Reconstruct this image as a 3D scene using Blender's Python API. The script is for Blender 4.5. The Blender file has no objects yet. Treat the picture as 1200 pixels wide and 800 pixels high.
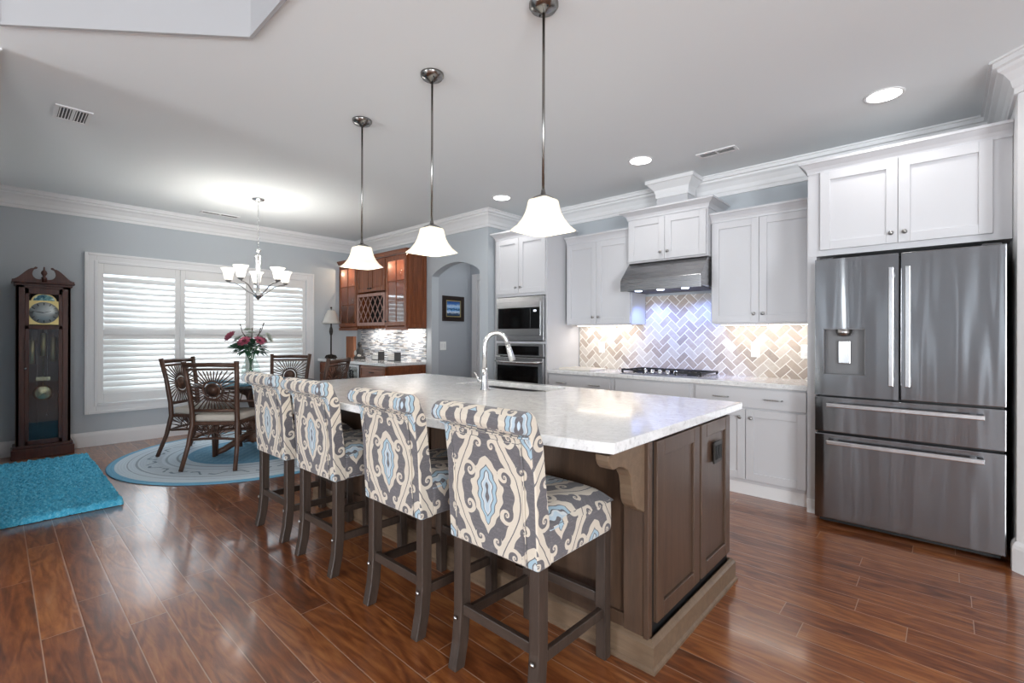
import bpy, bmesh, math, random
from mathutils import Vector, Matrix
random.seed(7)
PI = math.pi
S = bpy.context.scene
COL = S.collection
R = math.radians

# ------------------------------------------------------------------ camera
cd = bpy.data.cameras.new('camera'); cam = bpy.data.objects.new('camera', cd); COL.objects.link(cam)
cd.sensor_width = 36.0; cd.lens = 36.0 * 556 / 1200; cd.shift_y = -7.2 / 1200; cd.clip_start = 0.03
cam.matrix_world = Matrix.Translation((0, 0, 1.285)) @ Matrix.Rotation(R(42.5), 4, 'Z') @ Matrix.Rotation(R(90), 4, 'X') @ Matrix.Rotation(.0027, 4, 'Z')
S.camera = cam
S.view_settings.view_transform = 'Standard'
S.view_settings.look = 'None'
S.view_settings.gamma = 1.0
S.view_settings.use_curve_mapping = False
S.view_settings.exposure = 0.5
S.cycles.use_denoising = True
S.cycles.max_bounces = 8
S.cycles.diffuse_bounces = 4
S.cycles.glossy_bounces = 4
S.cycles.transmission_bounces = 6
S.cycles.transparent_max_bounces = 12
S.cycles.sample_clamp_indirect = 6
S.cycles.caustics_reflective = False
S.cycles.caustics_refractive = False

# ------------------------------------------------------------------ world: a bright hazy day
W = bpy.data.worlds.new('world'); S.world = W; W.use_nodes = True
_n = W.node_tree.nodes; _l = W.node_tree.links
_bg = _n['Background']; _bg.inputs['Strength'].default_value = 2.0
_bg.inputs['Color'].default_value = (.82, .91, 1.0, 1)

# ------------------------------------------------------------------ room lights and added daylight fill
def area(name, loc, direction, sx, sy, power, color=(1, 1, 1), spread=180):
    d = bpy.data.lights.new(name, 'AREA'); d.shape = 'RECTANGLE'; d.size = sx; d.size_y = sy
    d.energy = power; d.color = color; d.spread = R(spread)
    o = bpy.data.objects.new(name, d); COL.objects.link(o); o.location = loc
    o.rotation_euler = Vector(direction).to_track_quat('-Z', 'Z').to_euler()
    return o
def point(name, loc, power, color=(1, 1, 1), r=.04):
    d = bpy.data.lights.new(name, 'POINT'); d.energy = power; d.color = color; d.shadow_soft_size = r
    o = bpy.data.objects.new(name, d); COL.objects.link(o); o.location = loc; return o
def spot(name, loc, direction, power, ang, color=(1, 1, 1), r=.04, blend=.6):
    d = bpy.data.lights.new(name, 'SPOT'); d.energy = power; d.color = color; d.shadow_soft_size = r
    d.spot_size = R(ang); d.spot_blend = blend
    o = bpy.data.objects.new(name, d); COL.objects.link(o); o.location = loc
    o.rotation_euler = Vector(direction).to_track_quat('-Z', 'Y').to_euler(); return o
DAY = (.93, .97, 1.0)
# fill added at unseen living room windows; only the dining window is in view
for xx in (-3.1, 2.5):
    area('fill_rear', (xx, -5.42, 1.25), (0, 1, 0.45), 1.1, 1.6, 115, DAY)
area('fill_side', (3.92, -2.0, 1.3), (-1, .2, .6), 2.4, 1.6, 250, DAY)
area('daylight_dining', (-7.42, 2.0, 1.3), (1, 0, 0), 2.4, 1.6, 40, DAY)

# ------------------------------------------------------------------ node expressions
class E:
    def __init__(s, m, v): s.m = m; s.v = v
    def _o(s, op, *a):
        n = s.m.nt.nodes.new('ShaderNodeMath'); n.operation = op
        for i, x in enumerate((s,) + a):
            x = x.v if isinstance(x, E) else x
            if isinstance(x, (int, float)): n.inputs[i].default_value = x
            else: s.m.nt.links.new(x, n.inputs[i])
        return E(s.m, n.outputs[0])
    def __add__(s, b): return s._o('ADD', b)
    __radd__ = __add__
    def __sub__(s, b): return s._o('SUBTRACT', b)
    def __rsub__(s, b): return (s * -1) + b
    def __mul__(s, b): return s._o('MULTIPLY', b)
    __rmul__ = __mul__
    def __truediv__(s, b): return s._o('DIVIDE', b)
    def __neg__(s): return s * -1
    def floor(s): return s._o('FLOOR')
    def fract(s): return s - s.floor()
    def abs(s): return s._o('ABSOLUTE')
    def sqrt(s): return s._o('SQRT')
    def sin(s): return s._o('SINE')
    def cos(s): return s._o('COSINE')
    def lt(s, b): return s._o('LESS_THAN', b)
    def gt(s, b): return s._o('GREATER_THAN', b)
    def min(s, b): return s._o('MINIMUM', b)
    def max(s, b): return s._o('MAXIMUM', b)
    def atan2(s, b): return s._o('ARCTAN2', b)
    def log(s): return s._o('LOGARITHM', math.e)
    def mod(s, k): return s - (s / k).floor() * k
    def step(s, a, b):          # smooth 0..1 as s goes a..b
        n = s.m.nt.nodes.new('ShaderNodeMapRange'); n.interpolation_type = 'SMOOTHSTEP'
        s.m.nt.links.new(s.v, n.inputs['Value']); n.inputs['From Min'].default_value = a; n.inputs['From Max'].default_value = b
        return E(s.m, n.outputs[0])
def lerp(a, b, t): return a + (b - a) * t
def lin(c):
    if isinstance(c, str):
        c = [int(c[i:i + 2], 16) / 255 for i in (0, 2, 4)]
        c = [x / 12.92 if x <= .04045 else ((x + .055) / 1.055) ** 2.4 for x in c]
    return (c[0], c[1], c[2], 1)

class Mat:
    def __init__(s, name, color=(.8, .8, .8), rough=.5, metal=0, **kw):
        s.mat = bpy.data.materials.new(name); s.mat.use_nodes = True; s.nt = s.mat.node_tree
        s.b = s.nt.nodes['Principled BSDF']; s.set('Base Color', lin(color)); s.set('Roughness', rough); s.set('Metallic', metal)
        for k, v in kw.items(): s.set(k.replace('_', ' '), v)
        s._tc = None
    def set(s, k, v):
        i = s.b.inputs[k]
        if isinstance(v, E): s.nt.links.new(v.v, i)
        elif hasattr(v, 'links'): s.nt.links.new(v, i)
        else: i.default_value = v
        return s
    def coord(s, which='Object', scale=(1, 1, 1), rot=(0, 0, 0), loc=(0, 0, 0)):
        if s._tc is None: s._tc = s.nt.nodes.new('ShaderNodeTexCoord')
        if which == 'World':
            g = s.nt.nodes.new('ShaderNodeNewGeometry'); out = g.outputs['Position']
        else: out = s._tc.outputs[which]
        m = s.nt.nodes.new('ShaderNodeMapping'); s.nt.links.new(out, m.inputs[0])
        m.inputs['Scale'].default_value = scale; m.inputs['Rotation'].default_value = rot; m.inputs['Location'].default_value = loc
        return m.outputs[0]
    def xyz(s, v):
        n = s.nt.nodes.new('ShaderNodeSeparateXYZ'); s.nt.links.new(v, n.inputs[0])
        return [E(s, n.outputs[i]) for i in range(3)]
    def vec(s, x, y, z=0.0):
        n = s.nt.nodes.new('ShaderNodeCombineXYZ')
        for i, c in enumerate((x, y, z)):
            if isinstance(c, E): s.nt.links.new(c.v, n.inputs[i])
            else: n.inputs[i].default_value = c
        return n.outputs[0]
    def noise(s, v, scale=5, detail=3, rough=.5, dist=0):
        n = s.nt.nodes.new('ShaderNodeTexNoise'); s.nt.links.new(v, n.inputs['Vector'])
        n.inputs['Scale'].default_value = scale; n.inputs['Detail'].default_value = detail
        n.inputs['Roughness'].default_value = rough; n.inputs['Distortion'].default_value = dist
        return E(s, n.outputs[0])
    def rand(s, v):
        n = s.nt.nodes.new('ShaderNodeTexWhiteNoise'); s.nt.links.new(v, n.inputs['Vector']); return E(s, n.outputs[0])
    def voronoi(s, v, scale=5, feature='F1'):
        n = s.nt.nodes.new('ShaderNodeTexVoronoi'); n.feature = feature; s.nt.links.new(v, n.inputs['Vector']); n.inputs['Scale'].default_value = scale
        return E(s, n.outputs[0])
    def ramp(s, f, stops, interp='LINEAR'):
        n = s.nt.nodes.new('ShaderNodeValToRGB'); n.color_ramp.interpolation = interp
        el = n.color_ramp.elements
        while len(el) < len(stops): el.new(.5)
        for e, (p, c) in zip(el, stops): e.position = p; e.color = lin(c)
        s.nt.links.new(f.v, n.inputs[0]); return n.outputs[0]
    def mix(s, f, a, b, mode='MIX'):
        n = s.nt.nodes.new('ShaderNodeMix'); n.data_type = 'RGBA'; n.blend_type = mode
        for i, x in ((0, f), (6, a), (7, b)):
            if isinstance(x, E): s.nt.links.new(x.v, n.inputs[i])
            elif hasattr(x, 'links'): s.nt.links.new(x, n.inputs[i])
            else: n.inputs[i].default_value = lin(x) if isinstance(x, (str, tuple, list)) else x
        return n.outputs[2]
    def bump(s, h, strength=.2, dist=.01):
        n = s.nt.nodes.new('ShaderNodeBump'); s.nt.links.new(h.v, n.inputs['Height']); n.inputs['Strength'].default_value = strength
        n.inputs['Distance'].default_value = dist; s.nt.links.new(n.outputs[0], s.b.inputs['Normal']); return s

M = {}
def mk(name, *a, **k): M[name] = Mat(name, *a, **k); return M[name]
mk('ceiling_paint', 'e6eaec', .9)
mk('tray_shade', 'a9a9ab', .9)  # darker grey puts shade into the tray sides and bead
mk('wall_paint', 'bac0c5', .85)
m = M['wall_paint']; m.bump(m.noise(m.coord('World'), 180, 2), .05, .002)
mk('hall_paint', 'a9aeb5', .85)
mk('white_trim', 'e6e6e7', .45)
mk('cabinet_white', 'cbcbce', .4)
mk('shutter_white', 'ecebea', .45)
mk('white_plate', 'f2f2f0', .35)
mk('black_gap', '101010', .6)
mk('vent_dark', '5a5a5c', .7)
mk('nickel', 'a7a5a3', .28, 1)
mk('chrome', 'd8d8da', .1, 1)
mk('bright_nickel', 'cfcfd0', .22, 1)
mk('canopy_nickel', '8d8b88', .22, 1)
mk('black_iron', '1c1a1a', .5)
mk('black_glass', '0a0a0b', .08)
mk('dark_plastic', '2b2b2d', .4)
mk('grey_plastic', '6c6c6e', .45)
mk('brass', 'cdbd84', .3, 1)
mk('navy_glass', '1d2a45', .3)
mk('bronze', '2c2622', .45, .3)

# brushed stainless steel
def steel(name, col, rough, axis='z'):
    m = mk(name, col, rough, 1.0); m.set('Anisotropic', .93); m.set('Anisotropic Rotation', .25)
    tn = m.nt.nodes.new('ShaderNodeTangent'); tn.direction_type = 'RADIAL'; tn.axis = 'Z'; m.nt.links.new(tn.outputs[0], m.b.inputs['Tangent'])
    sc = (60, 60, .6) if axis == 'x' else (.6, .6, 90)
    wav = m.noise(m.coord('World', (6.5, 6.5, .5)), 1.0, 1, .4, .2)
    m.set('Roughness', rough)
    m.bump(wav, .5, .014)
    return m
steel('fridge_steel', '8d8e90', .15)
m = mk('hood_steel', 'a6a6a8', .3, 1.0); n = m.noise(m.coord('Object', (.8, .8, 80)), 6, 3); m.set('Roughness', n * .12 + .22)
m = mk('oven_steel', 'b0b0b2', .26, 1.0)
m = mk('sink_steel', '9a9a9c', .3, 1.0)

def wood(name, c1, c2, rough, scale=1.0, axis='z', coat=0.0, bump=.08):
    m = mk(name, c1, rough)
    s = {'z': (14, 14, 1.2), 'x': (1.2, 14, 14), 'y': (14, 1.2, 14)}[axis]
    v = m.coord('Object', tuple(q * scale for q in s))
    n = m.noise(v, 2.2, 5, .6, .6)
    f = m.noise(m.coord('Object', tuple(q * scale * 6 for q in s)), 3, 3)
    m.set('Base Color', m.ramp(n * .75 + f * .25, [(.3, c2), (.7, c1)]))
    m.set('Coat Weight', coat); m.set('Coat Roughness', .12); m.bump(f, bump, .002); return m
wood('stool_wood', '473a32', '2b221d', .42)
wood('stool_wood_x', '473a32', '2b221d', .42, axis='x')
wood('cherry', '92522d', '5f3119', .35, coat=.3)
wood('cherry_x', '92522d', '5f3119', .35, axis='x', coat=.3)
wood('clock_wood', '5e2f1f', '32170f', .32, coat=.35)
wood('rattan', '5d3d2c', '2e1c14', .5, coat=.1)
wood('rattan_x', '5d3d2c', '2e1c14', .5, axis='x', coat=.1)
wood('island_wood', '574233', '3f2f25', .4, coat=.15)
wood('island_base', '78634f', '5f4d3d', .45, axis='x')
wood('rack_lattice', 'ad8a80', '8a675c', .45)
wood('box_wood', 'a97150', '6c3d26', .5)
wood('frame_wood', '30211b', '1a110e', .35)

# glass
def glass(name, tint=(1, 1, 1), rough=0.0, alpha=.12, spec=.5):
    m = Mat(name); nt = m.nt; nt.nodes.remove(m.b)
    out = nt.nodes['Material Output']; t = nt.nodes.new('ShaderNodeBsdfTransparent'); t.inputs[0].default_value = (*tint, 1)
    g = nt.nodes.new('ShaderNodeBsdfGlossy'); g.inputs['Roughness'].default_value = rough
    fr = nt.nodes.new('ShaderNodeFresnel'); fr.inputs[0].default_value = 1.45
    a = nt.nodes.new('ShaderNodeMath'); a.operation = 'ADD'; a.inputs[1].default_value = alpha; nt.links.new(fr.outputs[0], a.inputs[0]); a.use_clamp = True
    mx = nt.nodes.new('ShaderNodeMixShader'); ge = nt.nodes.new('ShaderNodeNewGeometry'); sb = nt.nodes.new('ShaderNodeMath'); sb.operation = 'SUBTRACT'; sb.inputs[0].default_value = 1; nt.links.new(ge.outputs['Backfacing'], sb.inputs[1])
    ml = nt.nodes.new('ShaderNodeMath'); ml.operation = 'MULTIPLY'; nt.links.new(a.outputs[0], ml.inputs[0]); nt.links.new(sb.outputs[0], ml.inputs[1])
    nt.links.new(ml.outputs[0], mx.inputs[0]); nt.links.new(t.outputs[0], mx.inputs[1]); nt.links.new(g.outputs[0], mx.inputs[2])
    nt.links.new(mx.outputs[0], out.inputs[0]); M[name] = m; return m
glass('window_glass', (.97, .99, 1), 0, .02)
glass('cabinet_glass', (.93, .93, .93), .06, .14)
glass('vase_glass', (.95, .985, .975), .0, .05)
glass('clock_glass', (.85, .88, .9), .02, .05)
glass('clear_glass', (.95, .95, .95), .02, .12)

def glow(name, color, strength, base='f4f2ea'):
    m = mk(name, base, .35); m.set('Emission Color', lin(color)); m.set('Emission Strength', strength); return m
glow('bulb_white', 'fffaf0', 9)
glow('can_lens', 'ffffff', 7)
glow('pendant_glass', 'fff0d2', .36, 'efe9da')
glow('chandelier_glass', 'fff8ea', .75)
glow('hood_lamp', 'cfe0ff', 9)
glow('strip_lamp', 'fff0dc', 5)
mk('lamp_fabric', 'c9c4bd', .8)

# ------------------------------------------------------------------ surface materials
m = mk('floor_wood', '8a4a2a', .22)
x, y, z = m.xyz(m.coord('World'))
pw = .1365
row = ((y + .002) / pw).floor(); fy = ((y + .002) / pw).fract()
off = m.rand(m.vec(row, 3.7)) * 1.9
col = ((x + off) / 1.25).floor(); fx = ((x + off) / 1.25).fract()
rnd = m.rand(m.vec(row, col, 1.3))
ed = (fy.min(1 - fy) * pw).min(fx.min(1 - fx) * 1.25)
gx = x + rnd * 9.0
gr = m.noise(m.vec(gx * 1.6, y * 11, rnd * 20), 2.2, 6, .62, 1.6)
fine = m.noise(m.vec(gx * 6, y * 60, rnd * 9), 2.0, 4, .6, .4)
rings = ((m.noise(m.vec(gx * .9, y * 5.0, rnd * 7), 1.6, 2, .5, .6) * 46).sin() * .5 + .5)
t = (gr - .5) * .62 + fine * .14 + rings * .15 + rnd * .20 + .27
cc = m.ramp(t, [(.25, '4f2a15'), (.42, '723d1f'), (.56, '8c512a'), (.78, 'ac6f3e')])
gap = ed.step(.0008, .0026)
cc = m.mix(gap, 'a98873', cc)  # light caught on the plank bevels, painted as paler edge lines
m.set('Base Color', cc)
m.set('Roughness', .285); m.set('Specular IOR Level', .5); m.set('Coat Weight', .7); m.set('Coat Roughness', .11)
ripple = m.noise(m.vec(gx * 5, y * 14, rnd * 5), 2.0, 2, .5, .3)
m.bump(ripple * .9 + rings * .15 + ed.step(0, .006) * .9, .12, .006)

m = mk('quartz', 'e4e3e0', .10)
v = m.coord('World')
n1 = m.noise(v, 5.5, 8, .7, 1.4); n2 = m.noise(v, 45, 4, .7, .4)
t = (n1 - .5).abs() * 4
c1 = m.ramp(t, [(.0, 'dadada'), (.08, 'e2e2e2'), (.5, 'ededed')])
m.set('Base Color', m.mix((n2 - .56).step(0, .12) * .55, c1, 'b4b4b4'))
m.set('Coat Weight', .3); m.set('Coat Roughness', .05)

# herringbone travertine set on the diagonal
m = mk('herringbone_tile', 'cbb9a6', .35)
x, y, z = m.xyz(m.coord('World'))
tw = .064
p = (x + z) * (.70711 / tw); q = (z - x) * (.70711 / tw)
i = p.floor(); j = q.floor(); fx = p.fract(); fy = q.fract()
k = (i - j).mod(4.0)
hor = k.lt(1.5)
uh = fx + k; vh = fy
uv_ = fy + (3.0 - k); vv = fx
dh = (uh.min(2.0 - uh)).min(vh.min(1.0 - vh))
dv = (uv_.min(2.0 - uv_)).min(vv.min(1.0 - vv))
d = lerp(dv, dh, hor)
si = i - k * hor; sj = j - (3.0 - k) * (1.0 - hor)
rn = m.rand(m.vec(si, sj, hor)); rn2 = m.rand(m.vec(sj, si, hor + 4.0))
cl = m.noise(m.vec(x + rn * 9, z, rn2 * 5), 28, 5, .65, .8)
t = rn * .62 + cl * .5
tc = m.ramp(t, [(.18, '9b918b'), (.34, 'ad9e93'), (.52, 'b9aa9e'), (.72, 'c9c0b7'), (.95, 'd4cec7')])
m.set('Base Color', m.mix(d.step(.035, .075), 'ece9e4', tc)); m.bump(d.step(.02, .1) + cl * .15, .3, .003)

# stacked glass and stone strips behind the bar
m = mk('strip_mosaic', 'c9ccd0', .2)
x, y, z = m.xyz(m.coord('World'))
row = (z / .0155).floor(); fz = (z / .0155).fract()
ro = m.rand(m.vec(row, 1.1)) * 3.0; ln = m.rand(m.vec(row, 8.1)) * .06 + .07
cx = (x + ro) / ln; ci = cx.floor(); fx = cx.fract()
rn = m.rand(m.vec(row, ci, 2.0))
d = (fz.min(1.0 - fz) * .0155).min(fx.min(1.0 - fx) * ln)
tc = m.ramp(rn, [(0, '8f959d'), (.22, 'b2b8c1'), (.42, 'dddedf'), (.6, 'c6c0bb'), (.75, 'eeeeee'), (.93, '6f6b6b')], 'CONSTANT')
m.set('Base Color', m.mix(d.step(.0006, .0014), 'd9d9d8', tc))

# suzani / ogee fabric
def fabric_mat(name, dz=0.0):
    m = mk(name, 'cfc4b4', .9)
    px, py, pz = m.xyz(m.coord('Object'))
    nx, ny, nz = m.xyz(m._tc.outputs['Normal'])
    ax = nx.abs(); ay = ny.abs(); az = nz.abs()
    isx = ax.gt(ay) * ax.gt(az); isz = az.gt(ax) * az.gt(ay)
    u = lerp(px, py + .11, isx); w = lerp(pz, py + .05, isz)
    U = .42; V = .54
    a = ((u - .0) / U + 100.5).fract() - .5
    b = ((w - .72 + dz) / V + 100.5).fract() - .5
    # slight hand-drawn wobble
    wob = m.noise(m.vec(u, w, isx), 16, 2) - .5
    a = (a + wob * .025).abs(); bb = b + wob * .02
    bd = (bb * (2 * PI)).cos() * .13 + .25            # ogee outline
    inside = a.lt(bd)
    a2 = lerp(.5 - a, a, inside); b2 = lerp(((bb + .5).fract()) - .5, bb, inside)
    # wrap b2 to the neighbour's centre
    b2 = lerp((bb + 1.0).fract() - .5, bb, inside)
    dist = (a - bd)
    da = dist.abs()
    # medallion (teardrop)
    taper = (b2 * -1.1 + 1.0)
    rr = a2 * 7.6 * taper + (b2 * b2) * 21.0 + (b2 * 75.0).sin() * .06
    # scrolls
    def spiral(cx, cy, s, k=5.5, tw=1.0):
        X = (a2 - cx) * U; Y = (b2 - cy) * V
        rad = (X * X + Y * Y).sqrt() + .0001
        th = Y.atan2(X) * tw
        sp = (th + rad.log() * k).sin()
        return sp.gt(.05) * rad.lt(s), rad.lt(s)
    s1, z1 = spiral(.205, .14, .034, 3.6); s2, z2 = spiral(.22, -.10, .034, 3.6, -1.0); s3, z3 = spiral(.085, .33, .024, 3.2); s4, z4 = spiral(.10, -.30, .026, 3.2, -1.0)
    cream = 'cbc0b0'; dark = '423f45'; blue = '93afbf'
    # base by bands: 1 = dark, 0 = cream
    band = (da + (bb * 44.0).sin() * .010).gt(.070) * 1.0                                  # cream ogee band
    line = da.lt(.006)                                        # thin dark line on the band
    dk = band * rr.gt(1.0)
    ring = rr.lt(1.42) * rr.gt(1.0)
    dk = dk * (1.0 - ring)
    # second vine
    zz = (z1.max(z2)).max(z3.max(z4)); ss = (s1.max(s2)).max(s3.max(s4))
    dk = lerp(dk, 1.0 - ss, zz * rr.gt(1.25))
    dk = dk.max(line * rr.gt(1.3))
    # medallion interior
    blu = rr.lt(.82); m2 = rr.lt(.52); m3 = rr.lt(.34)
    dk = lerp(dk, (rr.gt(.82) * 0.0), rr.lt(1.0))
    dk = dk.max((rr - .85).abs().lt(.04)).max((rr - .5).abs().lt(.04)).max(rr.lt(.14))
    weave = m.noise(m.vec(u * 3, w * 3, isx), 60, 3, .6); worn = m.noise(m.vec(u * 3, w * 14, isx), 9, 4, .7)
    c = m.mix(blu, cream, blue); c = m.mix(m2, c, 'c3c9cb'); c = m.mix(m3, c, 'a8bac6')
    c = m.mix(dk, c, m.mix(worn, dark, '5b5860'))
    c = m.mix(worn.step(.5, .8) * .25, c, 'a9a098')
    c = m.mix(weave * .12, c, 'dfd8cd')
    m.set('Base Color', c); m.set('Sheen Weight', .2)
    th = m.noise(m.coord('Object', (1, 1, 1)), 420, 2)
    m.bump(th + weave * .3, .25, .002)
    return m
fabric_mat('stool_fabric')

m = mk('cushion_fabric', 'bcb4aa', .95); m.bump(m.noise(m.coord('Object'), 300, 2), .2, .002)
m = mk('shag_blue', '2b9bc4', .95)
n = m.noise(m.coord('World'), 55, 4, .7, .5); m.set('Base Color', m.ramp(n, [(.3, '2a93bd'), (.5, '4bb2d6'), (.72, '8ad6ea')]))
m = mk('rug_backing', '1c2b36', .95)
# round braided rug
m = mk('round_rug', '9fb4c4', .95)
x, y, z = m.xyz(m.coord('Object'))
r = (x * x + y * y).sqrt(); th = y.atan2(x)
wv = m.noise(m.vec(th.cos() * 3, th.sin() * 3, r * 30), 9, 3)
rc = m.ramp(r / 1.3 + (wv - .5) * .006, [(0, '4b90b2'), (.44, '4b90b2'), (.47, 'b9c9d4'), (.53, '8f9aa4'), (.545, 'c2cfd8'), (.60, '97a4ae'), (.615, 'c6d0d8'), (.64, 'b8c2ca'), (.77, 'c3ccd3'), (.785, '8f98a0'), (.80, 'c5cfd7'), (.84, '99a3ab'), (.85, 'c6d2da'), (.915, 'c9d6de'), (.92, '5ea3c4'), (1, '5ea3c4')], 'CONSTANT')
scr = ((th * 15).sin() * .030 + (th * 45).sin() * .012); band = (r / 1.3 - .705 - scr).abs().lt(.010) * (th * 30 + 1.0).cos().gt(-.7)
rc = m.mix(band, rc, '66727d')
cell = ((x * 60).sin() * (y * 60).sin()).gt(0) * r.lt(.56)
rc = m.mix(cell * .35, rc, '8fb9cf')
rc = m.mix(m.noise(m.vec(x, y), 120, 3) * .35, rc, 'a9bccb')
m.set('Base Color', rc); m.bump((r * 260).sin() * .5 + wv * .4, .35, .004)

m = mk('seascape', '4d8ccf', .5)
x, y, z = m.xyz(m.coord('Generated'))
n = m.noise(m.coord('Generated', (1, 3, 5)), 2.2, 4, .6, .8)
sc_ = m.ramp(z + (n - .5) * .35, [(0, '1e2a3a'), (.16, '33506f'), (.26, 'cfdcec'), (.38, '5c9edb'), (.48, '25405f'), (.55, '7db2e6'), (.68, 'b7d2ee'), (.82, '3a72b8'), (1, '244f93')])
m.set('Base Color', sc_)
m = mk('dial_face', 'b9c2c4', .3, .4)
m = mk('moon_dial', '2f6f8f', .35)
m.set('Base Color', m.ramp(m.noise(m.coord('Object'), 22, 3, .6, 1), [(.4, '1f5f78'), (.55, '7fb7b7'), (.65, 'd9e6dc')]))
mk('pendulum_metal', 'd5cfa6', .25, 1)
mk('leaf_green', '2f5a40', .5); mk('stem_green', '4a7a58', .5); mk('petal_pink', 'b85a72', .6); mk('petal_white', 'c9cec4', .6)
mk('twig_brown', '43352f', .7); mk('placemat_teal', '3f6f86', .9); mk('napkin_blue', '7fa6b8', .9)
mk('table_dark', '2a2624', .25); mk('wine_bottle', '1a2318', .15); mk('label_paper', 'c9c2b0', .7)
mk('board_white', 'e3ddd4', .5); mk('figurine_dark', '2e2a28', .5); mk('figurine_light', 'b9b4ac', .6)
mk('paper_white', 'dedcd8', .7)
m = mk('outside_wall', 'cfd3d3', .9)
mk('outdoor_grass', '5f7a45', .95)
mk('foliage_far', '6c7f5c', .9)
mk('white_ceramic', 'e7e5e0', .2)

# ------------------------------------------------------------------ mesh builder
class MB:
    def __init__(s): s.v = []; s.f = []; s.sm = []
    def add(s, vs, fs, smooth=False):
        o = len(s.v); s.v += [tuple(p) for p in vs]; s.f += [tuple(i + o for i in f) for f in fs]; s.sm += [smooth] * len(fs); return s
    def box(s, x0, x1, y0, y1, z0, z1):
        if x0 > x1: x0, x1 = x1, x0
        if y0 > y1: y0, y1 = y1, y0
        if z0 > z1: z0, z1 = z1, z0
        return s.add([(x0, y0, z0), (x1, y0, z0), (x1, y1, z0), (x0, y1, z0), (x0, y0, z1), (x1, y0, z1), (x1, y1, z1), (x0, y1, z1)],
                     [(0, 3, 2, 1), (4, 5, 6, 7), (0, 1, 5, 4), (1, 2, 6, 5), (2, 3, 7, 6), (3, 0, 4, 7)])
    def prism(s, poly, axis, a, b, smooth=False):
        """poly: 2D points; axis 'x': (y,z), 'y': (x,z), 'z': (x,y); extruded from a to b"""
        def P(p, t): return {'x': (t, p[0], p[1]), 'y': (p[0], t, p[1]), 'z': (p[0], p[1], t)}[axis]
        n = len(poly); vs = [P(p, a) for p in poly] + [P(p, b) for p in poly]
        s.add(vs, [tuple(range(n))[::-1], tuple(range(n, 2 * n))])
        o = len(s.v) - 2 * n
        for i in range(n):
            j = (i + 1) % n; s.f.append((o + i, o + j, o + n + j, o + n + i)); s.sm.append(smooth)
        return s
    def tube(s, pts, r, seg=8, caps=True, flat=1.0):
        pts = [Vector(p) for p in pts]; n = len(pts); rs = r if isinstance(r, (list, tuple)) else [r] * n
        up = None; vs = []
        for i, p in enumerate(pts):
            t = (pts[min(i + 1, n - 1)] - pts[max(i - 1, 0)]).normalized()
            if up is None: up = Vector((0, 0, 1)) if abs(t.z) < .9 else Vector((1, 0, 0))
            a = t.cross(up).normalized(); up = a.cross(t).normalized()
            for k in range(seg):
                w = 2 * PI * (k + .5) / seg; vs.append(p + a * math.cos(w) * rs[i] + up * math.sin(w) * rs[i] * flat)
        fs = [(i * seg + k, i * seg + (k + 1) % seg, (i + 1) * seg + (k + 1) % seg, (i + 1) * seg + k) for i in range(n - 1) for k in range(seg)]
        s.add(vs, fs, seg > 4)
        o = len(s.v) - n * seg
        if caps:
            s.f.append(tuple(o + k for k in range(seg))[::-1]); s.f.append(tuple(o + (n - 1) * seg + k for k in range(seg))); s.sm += [False, False]
        return s
    def lathe(s, prof, c=(0, 0, 0), seg=24, axis='z', smooth=True, sq=None):
        """prof: (r, h) pairs; sq: superellipse exponent for squarish rings"""
        vs = []; n = len(prof)
        for r, h in prof:
            for k in range(seg):
                w = 2 * PI * (k + .5) / seg; cx, cy = math.cos(w), math.sin(w)
                if sq: q = (abs(cx) ** sq + abs(cy) ** sq) ** (1 / sq); cx /= q; cy /= q
                p = {'z': (r * cx, r * cy, h), 'x': (h, r * cx, r * cy), 'y': (r * cy, h, r * cx)}[axis]
                vs.append((p[0] + c[0], p[1] + c[1], p[2] + c[2]))
        fs = [(i * seg + k, i * seg + (k + 1) % seg, (i + 1) * seg + (k + 1) % seg, (i + 1) * seg + k) for i in range(n - 1) for k in range(seg)]
        s.add(vs, fs, smooth)
        o = len(s.v) - n * seg
        if prof[0][0] > 1e-5: s.f.append(tuple(o + k for k in range(seg))[::-1]); s.sm.append(False)
        if prof[-1][0] > 1e-5: s.f.append(tuple(o + (n - 1) * seg + k for k in range(seg))); s.sm.append(False)
        return s
    def ball(s, c, r, seg=12, sz=1.0):
        return s.lathe([(r * math.sin(PI * i / 8), -r * sz * math.cos(PI * i / 8)) for i in range(9)], c, seg)
    def sweep(s, path, prof, closed=False):
        """path: 2D room outline, interior on the right hand; prof: (offset into the room, z)"""
        n = len(path); P = [Vector(p) for p in path]; outs = []
        for i in range(n):
            d0 = (P[i] - P[i - 1]).normalized() if (i > 0 or closed) else None
            d1 = (P[(i + 1) % n] - P[i]).normalized() if (i < n - 1 or closed) else None
            if d0 is None: d0 = d1
            if d1 is None: d1 = d0
            n0 = Vector((d0.y, -d0.x)); n1 = Vector((d1.y, -d1.x)); b = (n0 + n1).normalized(); outs.append(b / max(.3, b.dot(n0)))
        vs = [(P[i].x + outs[i].x * o, P[i].y + outs[i].y * o, z) for i in range(n) for o, z in prof]
        m_ = len(prof); fs = []
        for i in range(n if closed else n - 1):
            j = (i + 1) % n
            for k in range(m_):
                l = (k + 1) % m_; fs.append((i * m_ + k, j * m_ + k, j * m_ + l, i * m_ + l))
        if not closed: fs += [tuple(range(m_)), tuple((n - 1) * m_ + k for k in range(m_))[::-1]]
        return s.add(vs, fs)
    def move(s, d, since=0):
        s.v[since:] = [(a + d[0], b + d[1], c + d[2]) for a, b, c in s.v[since:]]; return s
    def xf(s, mat, since=0):
        s.v[since:] = [tuple(mat @ Vector(p)) for p in s.v[since:]]; return s

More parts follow.
